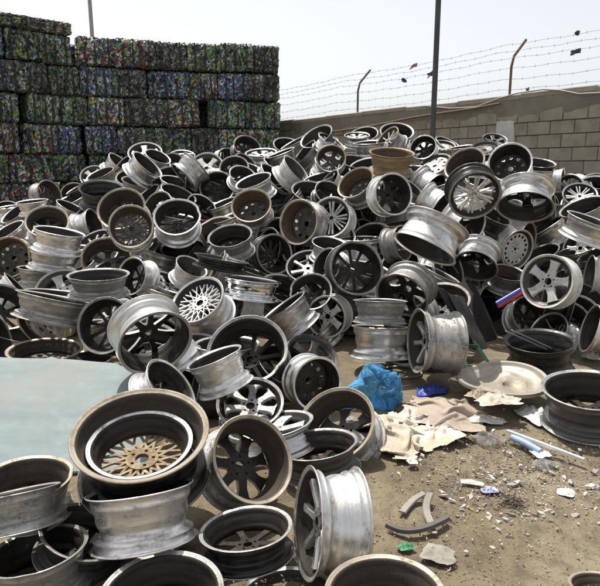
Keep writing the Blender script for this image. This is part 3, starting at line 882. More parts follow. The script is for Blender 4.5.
M['block'] = blotch('concrete_block', [(.22, .19, .145), (.34, .30, .235), (.42, .375, .30)], 3.0, .95, .6)
M['mortar'] = blotch('mortar', [(.19, .17, .135), (.29, .265, .215)], 2.0, .95, .7)
M['coping'] = blotch('coping', [(.3, .26, .2), (.42, .37, .29)], 3.0, .95, .5)
M['plaster'] = blotch('whitewash', [(.5, .49, .46), (.68, .67, .64)], 4.0, .9, .4)
M['steel_pole'] = blotch('grey_pole', [(.05, .05, .052), (.09, .09, .092)], 5.0, .55, .2)
M['pale_pole'] = blotch('pale_pole', [(.3, .3, .29), (.4, .4, .39)], 5.0, .6, .1)
M['rust_post'] = blotch('rusty_post', [(.13, .085, .05), (.2, .14, .085)], 6.0, .8, .3)
M['wire'] = blotch('wire', [(.3, .28, .26), (.42, .4, .38)], 9.0, .6, .1)
M['strap'] = blotch('strap', [(.02, .018, .016), (.045, .04, .035)], 8.0, .7, .2)


def can_mat(name, cols, seedoff):
    """crushed drink cans: many small faces of bare and printed metal"""
    m, n, l, b = new_mat(name)
    v = coords(n, l)
    vo = n.new('ShaderNodeTexVoronoi')
    vo.inputs['Scale'].default_value = 19
    l.new(v, vo.inputs['Vector'])
    sp = n.new('ShaderNodeSeparateColor')
    l.new(vo.outputs['Color'], sp.inputs[0])
    k = len(cols)
    c = ramp(n, l, sp.outputs[0], [(i / k, x) for i, x in enumerate(cols)], 'CONSTANT')
    f = nz(n, l, v, 60, 3, .7)
    c = mix(n, l, ramp(n, l, f, [(.5, 0.0), (.64, .8)]), c, (.03, .028, .025))
    big = nz(n, l, v, 2.2, 3, .6)
    c = mix(n, l, .9, c, ramp(n, l, big, [(.35, .6), (.65, 2.1)]), 'MULTIPLY')
    l.new(c, b.inputs['Base Color'])
    b.inputs['Metallic'].default_value = .45
    b.inputs['Roughness'].default_value = .38
    bump(n, l, b, vo.outputs['Distance'], .9, .05)
    return m


CANS = [
    can_mat('cans_mixed', [(.5, .5, .5), (.06, .1, .3), (.12, .28, .1), (.1, .1, .1), (.55, .55, .53), (.3, .06, .05), (.1, .22, .13), (.3, .3, .3), (.06, .06, .06), (.42, .38, .12)], 0),
    can_mat('cans_green', [(.1, .25, .1), (.45, .47, .42), (.08, .1, .07), (.16, .3, .12), (.28, .3, .1), (.3, .3, .29), (.05, .09, .2), (.06, .06, .05)], 1),
    can_mat('cans_blue', [(.08, .12, .35), (.5, .5, .52), (.1, .1, .12), (.1, .25, .3), (.15, .1, .25), (.4, .4, .4), (.12, .28, .1), (.05, .05, .05)], 2),
    can_mat('cans_grey', [(.25, .25, .24), (.08, .08, .075), (.4, .4, .39), (.13, .15, .1), (.05, .05, .05), (.1, .18, .09), (.2, .21, .17), (.12, .09, .19), (.1, .13, .09)], 3),
]

# ------------------------------------------------------------------ block wall
ORD = ['first', 'second', 'third', 'fourth', 'fifth', 'sixth', 'seventh', 'eighth', 'ninth', 'tenth', 'eleventh', 'twelfth', 'thirteenth', 'fourteenth', 'fifteenth', 'sixteenth']
WA = Vector((4.95, 8.12, 0)); WB = Vector((-1.6, 17.69, 0))
WD = (WB - WA).normalized(); WOUT = Vector((-WD.y, WD.x, 0))
if WOUT.y < 0: WOUT = -WOUT                         # away from the camera
WLEN = (WB - WA).length
WROT = Matrix((-WD, WOUT, Vector((0, 0, 1)))).transposed()
WTOP = 2.57
wall = empty('block_wall', WB)
wall.rotation_euler = WROT.to_euler()
tag(wall, 'weathered concrete block wall running behind the pile on the right', 'wall')
bm = bmesh.new()
box(bm, (WLEN / 2, .11, WTOP / 2 - .05), (WLEN, .18, WTOP + .1))
link('wall_core', mesh_of(bm, 'wall_core', [M['mortar']]), wall)
bm = bmesh.new()
box(bm, (0, 0, 0), (.388, .06, .188))
bmesh.ops.bevel(bm, geom=bm.edges[:], offset=.006, segments=1, affect='EDGES')
BLOCK = mesh_of(bm, 'block_mesh', [M['block']])
for row in range(4, 13):
    for k in range(int(WLEN / .4)):
        b = link('block', BLOCK, wall)
        b.location = (.2 + .4 * k + (.2 if row % 2 else 0), .012 + rng.uniform(-.005, .004), .1 + .2 * row)
        b.rotation_euler = (rng.gauss(0, .004), rng.gauss(0, .004), rng.gauss(0, .006))
bm = bmesh.new()
L = WLEN / 9
box(bm, (0, 0, 0), (L - .015, .27, .085))
bmesh.ops.bevel(bm, geom=bm.edges[:], offset=.012, segments=1, affect='EDGES')
SLAB = mesh_of(bm, 'coping_slab', [M['coping']])
for k in range(9):
    o = link('coping_slab', SLAB, wall)
    o.location = (L * (k + .5), .1 + rng.uniform(-.008, .008), WTOP + .035 + .012 * math.sin(k * 2.1))
    o.rotation_euler = (0, rng.gauss(0, .003), rng.gauss(0, .003))


def wall_at(u, dy=0.0):
    """length along the wall where the photograph shows it at column u"""
    k = (u - 300.0) / FPX
    # camera depth of a wall point is close to its y
    t = (k * (WA.y * math.cos(PITCH)) - WA.x) / (WD.x - k * WD.y * math.cos(PITCH))
    return t


def wall_pt(u, h, out=0.0):
    return WA + WD * wall_at(u) + WOUT * out + Vector((0, 0, h))


# smeared mortar band and whitewashed patch on the wall face
def patch(name, s0, s1, z0, z1, mat, seed, thick, n=22):
    bm = bmesh.new()
    vs = []
    for j in range(n + 1):
        for i in range(n + 1):
            x, z = i / n, j / n
            ex = noise.noise((z * 4 + seed, i // (n // 2 + 1), seed)) * .12 * (s1 - s0) if i in (0, n) else 0
            ez = noise.noise((x * 5 + seed, j, seed)) * .1 * (z1 - z0) if j in (0, n) else 0
            edge = min(i, n - i, j, n - j)
            vs.append(bm.verts.new((s0 + (s1 - s0) * x + ex, -.022 - (thick if edge else -.012) + .003 * noise.noise((x * 9, z * 9, seed)), z0 + (z1 - z0) * z + ez)))
    for j in range(n):
        for i in range(n):
            a = j * (n + 1) + i
            bm.faces.new((vs[a], vs[a + 1], vs[a + n + 2], vs[a + n + 1]))
    return link(name, mesh_of(bm, name, [mat], 180), wall)


sw = sorted((WLEN - wall_at(513), WLEN - wall_at(494)))
patch('whitewash_patch', sw[0], sw[1], 1.66, 2.26, M['plaster'], 3.0, .006)
sw = sorted((WLEN - wall_at(640), WLEN - wall_at(290)))
bm = bmesh.new()
NB = 120
for j in range(3):
    for i in range(NB + 1):
        x = sw[0] + (sw[1] - sw[0]) * i / NB
        low = 2.29 + .12 * noise.noise((x * 1.4, 0, 0)) + .05 * noise.noise((x * 5, 1, 0))
        z = (low, (low + WTOP) / 2, WTOP - .01)[j]
        bm.verts.new((x, (-.014, -.026, -.028)[j] + .004 * noise.noise((x * 6, j, 2)), z))
bm.verts.ensure_lookup_table()
for j in range(2):
    for i in range(NB):
        a = j * (NB + 1) + i
        bm.faces.new((bm.verts[a], bm.verts[a + 1], bm.verts[a + NB + 2], bm.verts[a + NB + 1]))
link('render_band', mesh_of(bm, 'render_band', [M['mortar']], 180), wall)

# rusty pipe and cables along the wall head
bm = bmesh.new()
p0, p1 = wall_pt(312, 2.22, -.1), wall_pt(500, 2.53, -.1)
tube(bm, [p0.lerp(p1, k / 12) + Vector((0, 0, .012 * math.sin(k))) for k in range(13)], .02, 10)
tag(link('rusty_pipe', mesh_of(bm, 'rusty_pipe', [M['rust_post']], 60)), 'long rusty brown pipe leaning along the head of the block wall', 'pipe')
bm = bmesh.new()
cp = [wall_pt(u, h, -.06) for u, h in ((425, 2.62), (450, 2.53), (475, 2.51), (497, 2.61), (515, 2.66), (540, 2.67), (556, 2.63), (575, 2.55), (600, 2.53), (630, 2.53))]
tube(bm, cp, .012, 8)
tag(link('slack_cable', mesh_of(bm, 'slack_cable', [M['wire']], 60)), 'slack grey cable draped over the wall top at right', 'cable')

# fence posts and barbed wire
HTS = [(2.76, 0), (2.92, 0), (3.09, 0), (3.25, .02), (3.38, .14), (3.51, .27)]
for u, lab in ((360, 'bent rusty fence post on the wall left of the steel pole'), (508, 'bent rusty fence post on the wall above the whitewashed patch')):
    p = wall_pt(u - 7, 2.55, .1)
    bm = bmesh.new()
    tube(bm, [p, p + Vector((.0, 0, .55)), p + Vector((0, 0, .72)) + WOUT * .05, p + Vector((0, 0, 1.0)) + WOUT * .33], .022, 8)
    r = link('fence_post', mesh_of(bm, 'fence_post', [M['rust_post']], 60))
    tag(r, lab, 'fence post', 'bent posts on the block wall')
WNAMES = ['lowest', 'second lowest', 'third lowest', 'third highest', 'second highest', 'highest']
for i, (h, out) in enumerate(HTS):
    bm = bmesh.new()
    N = 60
    line = []
    for k in range(N + 1):
        t = k / N
        sag = -.045 * (1 - (2 * ((t * 3) % 1) - 1) ** 2) + .008 * math.sin(k * 1.7 + i)
        line.append(WA + WD * (-1.0 + (WLEN + 1.0) * t) + WOUT * (.1 + out) + Vector((0, 0, h + sag)))
    tube(bm, line, .0032, 5)
    for k in range(0, int(WLEN / .22)):
        t = (k * .22 + 1.0) / (WLEN + 1.0) * N
        a = int(t)
        if a >= N: break
        p = line[a].lerp(line[a + 1], t - a)
        for q in (Vector((.3, .2, 1)), Vector((-.3, -.4, 1))):
            q = q.normalized() * .02
            tube(bm, [p - q, p + q], .0022, 3)
    tag(link('barbed_wire', mesh_of(bm, 'barbed_wire', [M['wire']])), WNAMES[i] + ' barbed wire strand strung above the block wall', 'barbed wire', 'barbed wire strands')


def crumple(name, w, d, amp, mat, seed, n=26, ragged=.18, lift=0.0, fold=3.0, mats=None, double=True):
    """a crumpled sheet w x d metres, its folds real; lies on its lowest points"""
    bm = bmesh.new()
    vs = []
    for j in range(n + 1):
        for i in range(n + 1):
            x, y = i / n - .5, j / n - .5
            a = math.atan2(y, x)
            rr = 1 + ragged * noise.noise((math.cos(a) * 1.7 + seed, math.sin(a) * 1.7, seed)) * 2
            # round the square off
            k = max(abs(x), abs(y)) / max(1e-6, math.hypot(x, y)) if (x or y) else 1
            k = .55 * k + .45
            X, Y = x * w * rr * k, y * d * rr * k
            wv = 1.6 * noise.noise((x * 1.6 + seed, y * 1.6, seed)) + .5 * noise.noise((x * 4 + seed, y * 4, 1))
            th = seed * 2.1
            s1 = math.sin(((x * math.cos(th) + y * math.sin(th)) * fold + wv) * 4.0)
            s2 = math.sin(((x * math.sin(th) - y * math.cos(th)) * fold * 1.3 + wv * 1.3 + 2) * 4.0)
            m1 = .5 + .5 * noise.noise((x * 2.2, y * 2.2 + seed, 7))
            f = .28 + .5 * noise.noise((x * 1.8 + seed, y * 1.8, 3)) + .75 * m1 * (1 - abs(s1)) ** 1.5 + .6 * (1 - m1) * (1 - abs(s2)) ** 1.5 + .08 * noise.noise((x * 11, y * 11 + seed, 2))
            f = max(0, f)
            edge = 1 - max(0, (2 * math.hypot(x, y)) ** 3) * .75
            X += .04 * w * noise.noise((x * 5, y * 5, seed + 4)); Y += .04 * d * noise.noise((x * 5, y * 5, seed + 9))
            vs.append(bm.verts.new((X, Y, .008 + amp * f * max(.08, edge) + lift * edge)))
    for j in range(n):
        for i in range(n):
            a = j * (n + 1) + i
            bm.faces.new((vs[a], vs[a + 1], vs[a + n + 2], vs[a + n + 1]))
    return mesh_of(bm, name, [mat], 60)


M['scrap_red'] = plain('red_plastic', (.6, .27, .27), .5)
M['scrap_dark'] = plain('dark_plastic', (.1, .1, .1), .5)
for u, h, out, w, mt, lab in ((402, 3.42, .12, .28, 'scrap_red', 'pink plastic scrap snagged on the wire left of the steel pole'),
                              (397, 3.16, 0, .16, 'scrap_dark', 'dark plastic scrap hanging below the pink one'),
                              (423, 3.2, 0, .2, 'scrap_dark', 'dark plastic scrap snagged just left of the steel pole'),
                              (556, 3.46, .14, .12, 'scrap_dark', 'dark plastic scrap on the high wire right of the fence post'),
                              (562, 3.17, 0, .2, 'scrap_dark', 'long dark plastic scrap on the middle wire at right'),
                              (518, 2.72, 0, .08, 'scrap_dark', 'tiny dark scrap by the foot of the fence post')):
    o = link('plastic_scrap', crumple('plastic_scrap', w * .8, .07, .03, M[mt], u * .1, 10, .35))
    o.location = wall_pt(u, h, .1 + out)
    o.rotation_euler = (rad(80), rng.uniform(-.5, .5), math.atan2(WD.y, WD.x))
    tag(o, lab, 'plastic scrap', 'plastic scraps caught in the barbed wire')

# poles
bm = bmesh.new()
pb = at(432, 150, 9.6); pb.z = 0
tube(bm, [pb, pb + Vector((0, 0, 2)), pb + Vector((.01, 0, 7))], .042, 16)
po = link('steel_pole', mesh_of(bm, 'steel_pole', [M['steel_pole']], 60))
tag(po, 'tall dark steel pole rising behind the pile', 'pole')
bm = bmesh.new()
pb = at(95, 60, 22); pb.z = 0
tube(bm, [pb, pb + Vector((-.08, 0, 10))], [.085, .06], 12)
tag(link('lamp_post', mesh_of(bm, 'lamp_post', [M['pale_pole']], 60)), 'thin pale post far behind the can bales', 'post')

# ------------------------------------------------------------------ bales of crushed cans
def bale_mesh(seed, w=1.0, d=.85, h=.585):
    bm = bmesh.new()
    r = random.Random(seed)
    nx, ny, nz_ = 20, 12, 12
    vid = {}

    def vert(i, j, k):
        key = (i, j, k)
        if key not in vid:
            x, y, z = (i / nx - .5) * w, (j / ny - .5) * d, (k / nz_) * h
            def jig(): return r.uniform(-.022, .022)
            inx, iny, inz = i in (0, nx), j in (0, ny), k in (0, nz_)
            corner = inx + iny + inz
            s = .022 * (corner - 1)
            vid[key] = bm.verts.new((x + jig() * .9 - math.copysign(s, x) * inx, y + jig() - math.copysign(s, y) * iny, z + jig() * .7 - (s if k == nz_ else -s) * inz))
        return vid[key]

    for i in range(nx):
        for k in range(nz_):
            for j in (0, ny):
                bm.faces.new((vert(i, j, k), vert(i + 1, j, k), vert(i + 1, j, k + 1), vert(i, j, k + 1)))
    for j in range(ny):
        for k in range(nz_):
            for i in (0, nx):
                bm.faces.new((vert(i, j, k), vert(i, j + 1, k), vert(i, j + 1, k + 1), vert(i, j, k + 1)))
    for i in range(nx):
        for j in range(ny):
            for k in (0, nz_):
                bm.faces.new((vert(i, j, k), vert(i + 1, j, k), vert(i + 1, j + 1, k), vert(i, j + 1, k)))
    bmesh.ops.recalc_face_normals(bm, faces=bm.faces)
    return mesh_of(bm, 'crushed_cans', [CANS[0]])


BALES = [bale_mesh(k) for k in range(6)]
bm = bmesh.new()
W2, H2 = .85 / 2 + .012, .585
tube(bm, [(0, -W2, .0), (0, -W2 - .004, H2 * .5), (0, -W2 + .03, H2 - .014), (0, W2 - .03, H2 - .014), (0, W2, 0)], .018, 6)
STRAP = mesh_of(bm, 'strap', [M['strap']])
PATH = [Vector((-7.3, 11.3, 0)), Vector((-6.05, 12.5, 0)), Vector((-4.9, 13.6, 0)), Vector((-2.6, 14.35, 0)), Vector((-.46, 14.85, 0))]
seglen = [(b - a).length for a, b in zip(PATH, PATH[1:])]
TOTAL = sum(seglen)


def path_at(s):
    for (a, b), L in zip(zip(PATH, PATH[1:]), seglen):
        if s <= L or b is PATH[-1]:
            return a.lerp(b, s / L), (b - a).normalized()
        s -= L


gaps = []
ROWN = ['bottom', 'second', 'third', 'middle', 'fifth', 'sixth', 'top', 'extra']
for row in range(8):
    s = TOTAL - .002
    k = 0
    r2 = random.Random(40 + row)
    while s > .3:
        w = r2.choice([.62, .68, .72, .8])
        if k and r2.random() < (.22 if row in (1, 4) else .03):
            s -= r2.uniform(.16, .24)
            gaps.append((row, s))
        p, t = path_at(max(0, s - w / 2))
        px = 300 + FPX * p.x / p.y
        if row == 7 and px > 70:
            s -= w; continue
        yaw = math.atan2(t.y, t.x)
        b = empty('can_bale', (p.x + r2.uniform(-.03, .03) - t.y * .43, p.y + r2.uniform(-.07, .07) + t.x * .43, row * .6 + (r2.uniform(-.01, .03) if row >= 6 else 0)))
        b.rotation_euler = (r2.gauss(0, .012), r2.gauss(0, .016), yaw + r2.gauss(0, .03))
        b.scale = (w * 1.035, 1, .42 if row == 7 else 1.0)
        ci = r2.choice([3, 3, 3, 0, 1]) if px > 130 else r2.choice([0, 1, 2, 0, 3, 1])
        if row == 5 and r2.random() < .45: ci = 2
        if row == 4 and px < 90: ci = 1
        link('crushed_cans', r2.choice(BALES), b, (CANS[ci],))
        for q in range(3):
            st = link('strap', STRAP, b)
            st.location = (-.31 + .31 * q + r2.uniform(-.05, .05), 0, 0)
            st.scale = (1 / (w * 1.035), 1, 1)
            st.rotation_euler = (0, r2.gauss(0, .025), 0)
        side = 'bale of %s crushed cans, %s row, %s from the right end of the stack' % (['mixed', 'greenish', 'bluish', 'dull grey'][ci], ROWN[row], ORD[min(k, 15)])
        if row == 7:
            side = 'thin flat bale of %s cans on top of the stack, %s from its right' % (['mixed', 'greenish', 'bluish', 'dull grey'][ci], ORD[min(k, 15)])
        tag(b, side, 'can bale', 'bales of crushed cans')
        k += 1
        s -= w + r2.choice([.0, .005, .03])

gaps += [(row, TOTAL - .6 - 1.0 * k) for row in (2, 3, 4, 5, 6) for k in range(7)]
for q, (row, s) in enumerate(gaps):                       # the second rank of bales, seen through the gaps
    p, t = path_at(max(0, s + .1))
    b = empty('can_bale', (p.x - t.y * 1.34, p.y + t.x * 1.34, row * .6))
    b.rotation_euler = (0, 0, math.atan2(t.y, t.x))
    link('crushed_cans', BALES[q % 6], b, (CANS[3],))
    tag(b, 'dark can bale behind the %s row of the stack, in gap %s from the right' % (ROWN[row], ORD[[g_[1] for g_ in gaps if g_[0] == row].index(s)]), 'can bale', 'bales of crushed cans')

# ------------------------------------------------------------------ loose things
# pale blue metal sheet
M['blue_sheet'] = metal('pale_blue_paint', (.245, .3, .305), .7, .0, (.3, .3, .265), .42, .02, .35)
M['blue_sheet'].node_tree.nodes['Principled BSDF'].inputs['Specular IOR Level'].default_value = .25
c00, c10 = at(-45, 482, 3.1), at(150, 470, 3.12)
c01, c11 = at(-45, 356, 3.92), at(136, 364, 3.85)
bm = bmesh.new()
NX, NY = 28, 20
top = []
for j in range(NY + 1):
    for i in range(NX + 1):
        x, y = i / NX, j / NY
        p = c00.lerp(c10, x).lerp(c01.lerp(c11, x), y)
        p = p + Vector((0, 0, .02 * math.sin(math.pi * x) + .016 * math.exp(-((x - .53) / .012) ** 2) + .01 * noise.noise((x * 4, y * 4, 0))))
        if j == NY: p = p - Vector((0, -.01, .012))
        top.append(bm.verts.new(p))
fs = []
for j in range(NY):
    for i in range(NX):
        a = j * (NX + 1) + i
        fs.append(bm.faces.new((top[a], top[a + 1], top[a + NX + 2], top[a + NX + 1])))
ext = bmesh.ops.extrude_face_region(bm, geom=fs)
for v_ in ext['geom']:
    if isinstance(v_, bmesh.types.BMVert): v_.co.z -= .012
bmesh.ops.recalc_face_normals(bm, faces=bm.faces)
tag(link('metal_sheet', mesh_of(bm, 'metal_sheet', [M['blue_sheet']], 50)), 'large pale blue painted metal sheet lying at the left', 'metal sheet')


def bag_mat(name, col, rough=.25, trans=.35):
    m, n, l, b = new_mat(name)
    v = coords(n, l)
    f = nz(n, l, v, 9, 5, .6)
    l.new(ramp(n, l, f, [(.35, tuple(c * .6 for c in col)), (.65, tuple(min(1, c * 1.5 + .02) for c in col))]), b.inputs['Base Color'])
    b.inputs['Roughness'].default_value = rough
    b.inputs['Transmission Weight'].default_value = trans
    b.inputs['IOR'].default_value = 1.1
    bump(n, l, b, nz(n, l, v, 30, 5, .7), .5, .01)
    return m


def lump(name, sx, sy, sz, mat, seed, amp=.3, sub=4, tail=None):
    """a stuffed crumpled bag"""
    bm = bmesh.new()
    bmesh.ops.create_icosphere(bm, subdivisions=sub, radius=1)
    for v in bm.verts:
        d = v.co.normalized()
        n1 = abs(noise.noise(d * 1.9 + Vector((seed, 0, 0)))); n2 = abs(noise.noise(d * 3.4 + Vector((0, seed, 0)))); n3 = abs(noise.noise(d * 6.5 + Vector((0, seed, 3))))
        f = 1 + amp * (.9 * noise.noise(d * 1.3 + Vector((seed, 5, 0))) - .8 * max(0, 1 - 5 * n1) - .22 * max(0, 1 - 5 * n2) - .08 * max(0, 1 - 5 * n3))
        p = d * f
        if tail:
            t = max(0, d.dot(tail.normalized()))
            p = p + tail * t ** 4
        v.co = Vector((p.x * sx, p.y * sy, max(p.z * sz, -sz * .55)))
    return mesh_of(bm, name, [mat], 50)


M['blue_bag'] = bag_mat('blue_plastic', (.16, .45, .85), .15, .65)
o = link('plastic_bag', lump('plastic_bag', .155, .14, .165, M['blue_bag'], 2.0, .36, 6, Vector((-.95, -.3, -.25))))
o.location = on_ground(379, 402) + Vector((0, 0, .085))
tag(o, 'knotted bright blue plastic bag at the foot of the stacked pair', 'plastic bag')
M['navy'] = blotch('blue_white_print', [(.03, .06, .3), (.02, .05, .24), (.75, .75, .76)], 5, .35, .3, sharp=True)
o = link('packet', crumple('packet', .24, .17, .055, M['navy'], 5.5, 22))
o.location = on_ground(432, 392); o.rotation_euler = (0, 0, .2)
tag(o, 'crumpled navy and white packet under the upright grey wheel', 'packet')

def cloth_mesh(name, w, d, squash, mat, seed, n=46, steps=46, bumps=.07):
    """a rag dropped in folds: a spring sheet pushed together on uneven ground and left to settle"""
    r = np.random.RandomState(seed)
    hx, hy = w / n, d / n
    X, Y = np.meshgrid((np.arange(n + 1) / n - .5) * w, (np.arange(n + 1) / n - .5) * d)
    low = np.array([[noise.noise((x * 7 + seed, y * 7, 0)) + .5 * noise.noise((x * 15, y * 15 + seed, 1)) for x in X[0]] for y in Y[:, 0]])
    low2 = np.array([[noise.noise((x * 5 + seed, y * 5, 9)) for x in X[0]] for y in Y[:, 0]])
    P = np.stack([X * squash[0] + .04 * low2, Y * squash[1] + .04 * low, .09 + .07 * low + r.randn(n + 1, n + 1) * .001], -1)
    V = np.zeros_like(P)
    gnd = lambda Q: np.maximum(0, bumps * np.sin(Q[..., 0] * 9 + seed) * np.cos(Q[..., 1] * 8))
    sets = []
    for dy, dx in ((0, 1), (1, 0), (1, 1), (1, -1), (0, 2), (2, 0), (0, 4), (4, 0)):
        sets.append((dy, dx, math.hypot(dx * hx, dy * hy), 1.0 if dy + abs(dx) < 3 and max(dy, abs(dx)) < 2 else (.35 if max(dy, abs(dx)) == 2 else .12)))
    for st in range(steps):
        V *= .9
        V[..., 2] -= .0007
        Q = P + V
        for it in range(5):
            acc = np.zeros_like(Q)
            for dy, dx, L, k in sets:
                a = (slice(0, n + 1 - dy), slice(max(0, -dx), n + 1 - max(0, dx)))
                b = (slice(dy, n + 1), slice(max(0, dx), n + 1 + min(0, dx)))
                D = Q[b] - Q[a]
                ln = np.linalg.norm(D, axis=-1, keepdims=True) + 1e-9
                c = D * ((ln - L) / ln) * (.11 * k)
                acc[a] += c; acc[b] -= c
            Q += acc
        g_ = gnd(Q) + .004
        hit = Q[..., 2] < g_
        Q[..., 2] = np.maximum(Q[..., 2], g_)
        V = np.clip(Q - P, -.02, .02)
        V[hit] *= .3
        P = Q
    bm = bmesh.new()
    keep = np.array([[noise.noise((i * .13 + seed, j * .13, 4)) for i in range(n + 1)] for j in range(n + 1)])
    vs = [[bm.verts.new(P[j, i]) for i in range(n + 1)] for j in range(n + 1)]
    for j in range(n):
        for i in range(n):
            e = min(i, n - 1 - i, j, n - 1 - j)
            if e < 3 and keep[j, i] > .12 + .1 * e:            # ragged border
                continue
            bm.faces.new((vs[j][i], vs[j][i + 1], vs[j + 1][i + 1], vs[j + 1][i]))
    bmesh.ops.delete(bm, geom=[v for v in bm.verts if not v.link_faces], context='VERTS')
    return mesh_of(bm, name, [mat], 180)


M['cloth'] = blotch('stained_cloth', [(.36, .26, .16), (.56, .5, .4), (.72, .7, .66)], 4.0, .9, .4)
M['cloth_pink'] = blotch('dirty_pink_cloth', [(.24, .18, .12), (.4, .33, .26), (.46, .38, .33)], 3.5, .9, .4)
o = link('rag', cloth_mesh('rag', .66, .66, (.68, .68), M['cloth'], 3))
o.location = on_ground(405, 433); o.rotation_euler = (0, 0, .5)
tag(o, 'white and tan stained rag heaped on the dirt beside the leaning rim', 'rag')
o = link('rag', cloth_mesh('rag', .56, .6, (.75, .7), M['cloth_pink'], 8))
o.location = on_ground(446, 414); o.rotation_euler = (0, 0, -.3)
tag(o, 'flattened dirty brownish rag behind the white one', 'rag')

M['dish'] = metal('dusty_dish', (.42, .39, .33), .5, .5, (.24, .19, .13), .55, .02, .2)
# big dented aluminium dish
pc = at(502, 392, 4.1)
bm = bmesh.new()
prof = [(0, .003), (.12, .003), (.25, .003), (.42, .002), (.5, .012), (.56, .004), (.74, .004), (.86, .03), (.9, .05), (.985, .052), (1.0, .04), (.99, .03), (.9, .036), (.8, .02), (.66, -.008), (0, -.02)]
NS = 60
rings = []
for s_ in range(NS):
    a = TAU * s_ / NS
    rings.append([bm.verts.new((.292 * r_ * math.cos(a), .292 * r_ * math.sin(a), z_ + .016 * (r_ < .8) * noise.noise((r_ * 2.5 * math.cos(a), r_ * 2.5 * math.sin(a), 4)) + .012 * math.sin(2 * a))) for r_, z_ in prof])
for s_ in range(NS):
    A, B = rings[s_], rings[(s_ + 1) % NS]
    for i in range(len(prof) - 1):
        bm.faces.new((A[i], B[i], B[i + 1], A[i + 1]))
bmesh.ops.remove_doubles(bm, verts=bm.verts, dist=1e-5)
bmesh.ops.recalc_face_normals(bm, faces=bm.faces)
o = link('metal_dish', mesh_of(bm, 'metal_dish', [M['dish']], 50))
pc.z = .1
o.location = pc; o.rotation_euler = (rad(3), rad(-3), 0)
tag(o, 'wide dented metal dish lying on the dirt before the black rim', 'metal dish')
for (u, v, w, d, am, yaw, mt, lab, nm) in (
        (497, 388, .3, .16, .05, .2, M['cloth'], 'torn pale sheet piece lying in the dented dish', 'torn_sheet'),
        (476, 382, .14, .1, .05, .9, M['cloth_pink'], 'small tan torn piece at the left rim of the dented dish', 'torn_sheet')):
    o = link(nm, crumple(nm, w, d, am, mt, u * .37, 18))
    o.location = on_ground(u, v + 14, .12) ; o.rotation_euler = (0, 0, yaw)
    tag(o, lab, 'torn sheet')
M['white_film'] = plain('white_film', (.72, .71, .68), .5, 0, .15, 5, (.4, .34, .26))
M['clear_film'] = bag_mat('clear_film', (.75, .75, .73), .12, .85)
M['grey_rubber'] = blotch('grey_rubber', [(.2, .18, .15), (.33, .31, .27)], 6, .8, .3)
M['dark_rubber'] = blotch('dark_rubber', [(.07, .065, .06), (.14, .13, .12)], 6, .75, .3)
M['print'] = blotch('purple_print', [(.7, .7, .72), (.3, .3, .62), (.7, .68, .7), (.55, .2, .4)], 10, .5, .2, sharp=True)
M['grey_card'] = blotch('grey_card', [(.26, .24, .2), (.4, .38, .33)], 4, .9, .3)
M['green_leaf'] = plain('green_scrap', (.07, .25, .12), .6)
for (u, v, w, d, am, yaw, mt, nm, lab, cat) in (
        (485, 421, .24, .12, .04, -.25, 'white_film', 'card_piece', 'white card piece sticking out from under the dented dish', 'card'),
        (538, 418, .2, .3, .06, .3, 'white_film', 'film_bag', 'white film bag between the dented dish and the dark grey rim', 'film bag'),
        (488, 441, .16, .15, .05, .3, 'clear_film', 'clear_wrapper', 'crumpled clear plastic wrapper on the dirt below the dish', 'wrapper'),
        (472, 484, .11, .045, .015, -.25, 'white_film', 'paper_slip', 'long white paper slip on the dirt', 'paper'),
        (489, 492, .085, .05, .02, .1, 'print', 'printed_wrapper', 'small wrapper with purple and blue print', 'wrapper'),
        (438, 556, .13, .12, .025, -.5, 'grey_card', 'card_scrap', 'grey cardboard scrap near the bottom of the dirt', 'card'),
        (406, 549, .07, .045, .02, .3, 'green_leaf', 'green_scrap', 'torn green and white scrap beside the grey cardboard', 'scrap'),
        (566, 494, .08, .08, .03, 1, 'white_film', 'film_scrap', 'pale crumpled film scrap on the open dirt at right', 'scrap'),
        (541, 455, .1, .1, .03, 1.8, 'white_film', 'film_scrap', 'white film scrap beside the blue end of the stick', 'scrap'),
        (412, 463, .05, .06, .02, .2, 'white_film', 'film_scrap', 'tiny white scrap below the stained rag', 'scrap'),
        (545, 466, .13, .1, .03, .7, 'clear_film', 'film_scrap', 'glassy film scrap under the white stick', 'scrap'),
        (592, 358, .16, .14, .1, .4, 'white_film', 'film_bag', 'white crumpled bag by the right edge behind the dark grey rim', 'film bag'),
        (205, 555, .1, .05, .03, .2, 'grey_card', 'card_scrap', 'small pale scrap on the shaded ground by the dark deep rim', 'scrap'),
        (230, 566, .08, .07, .04, .8, 'grey_card', 'card_scrap', 'pale lump of scrap between the dark deep rim and the silver rim top', 'scrap')):
    o = link(nm, crumple(nm, w, d, am, M[mt], u * .13 + v, 18, .11))
    o.location = on_ground(u, v); o.rotation_euler = (0, 0, yaw)
    tag(o, lab, cat)


def strip(name, pts, w, th, mat, lab, cat):
    """a flat bent strip of rubber or trim"""
    bm = bmesh.new()
    rows = []
    for i, p in enumerate(pts):
        t = (pts[min(i + 1, len(pts) - 1)] - pts[max(i - 1, 0)]).normalized()
        s_ = t.cross(Vector((0, 0, 1))).normalized() * w / 2
        u_ = Vector((0, 0, th))
        rows.append([bm.verts.new(x) for x in (p - s_, p - s_ * .8 + u_, p + s_ * .8 + u_, p + s_)])
    for A, B in zip(rows, rows[1:]):
        for k in range(4):
            bm.faces.new((A[k], B[k], B[(k + 1) % 4], A[(k + 1) % 4]))
    bm.faces.new(rows[0]); bm.faces.new(rows[-1][::-1])
    bmesh.ops.recalc_face_normals(bm, faces=bm.faces)
    return tag(link(name, mesh_of(bm, name, [mat], 40)), lab, cat)


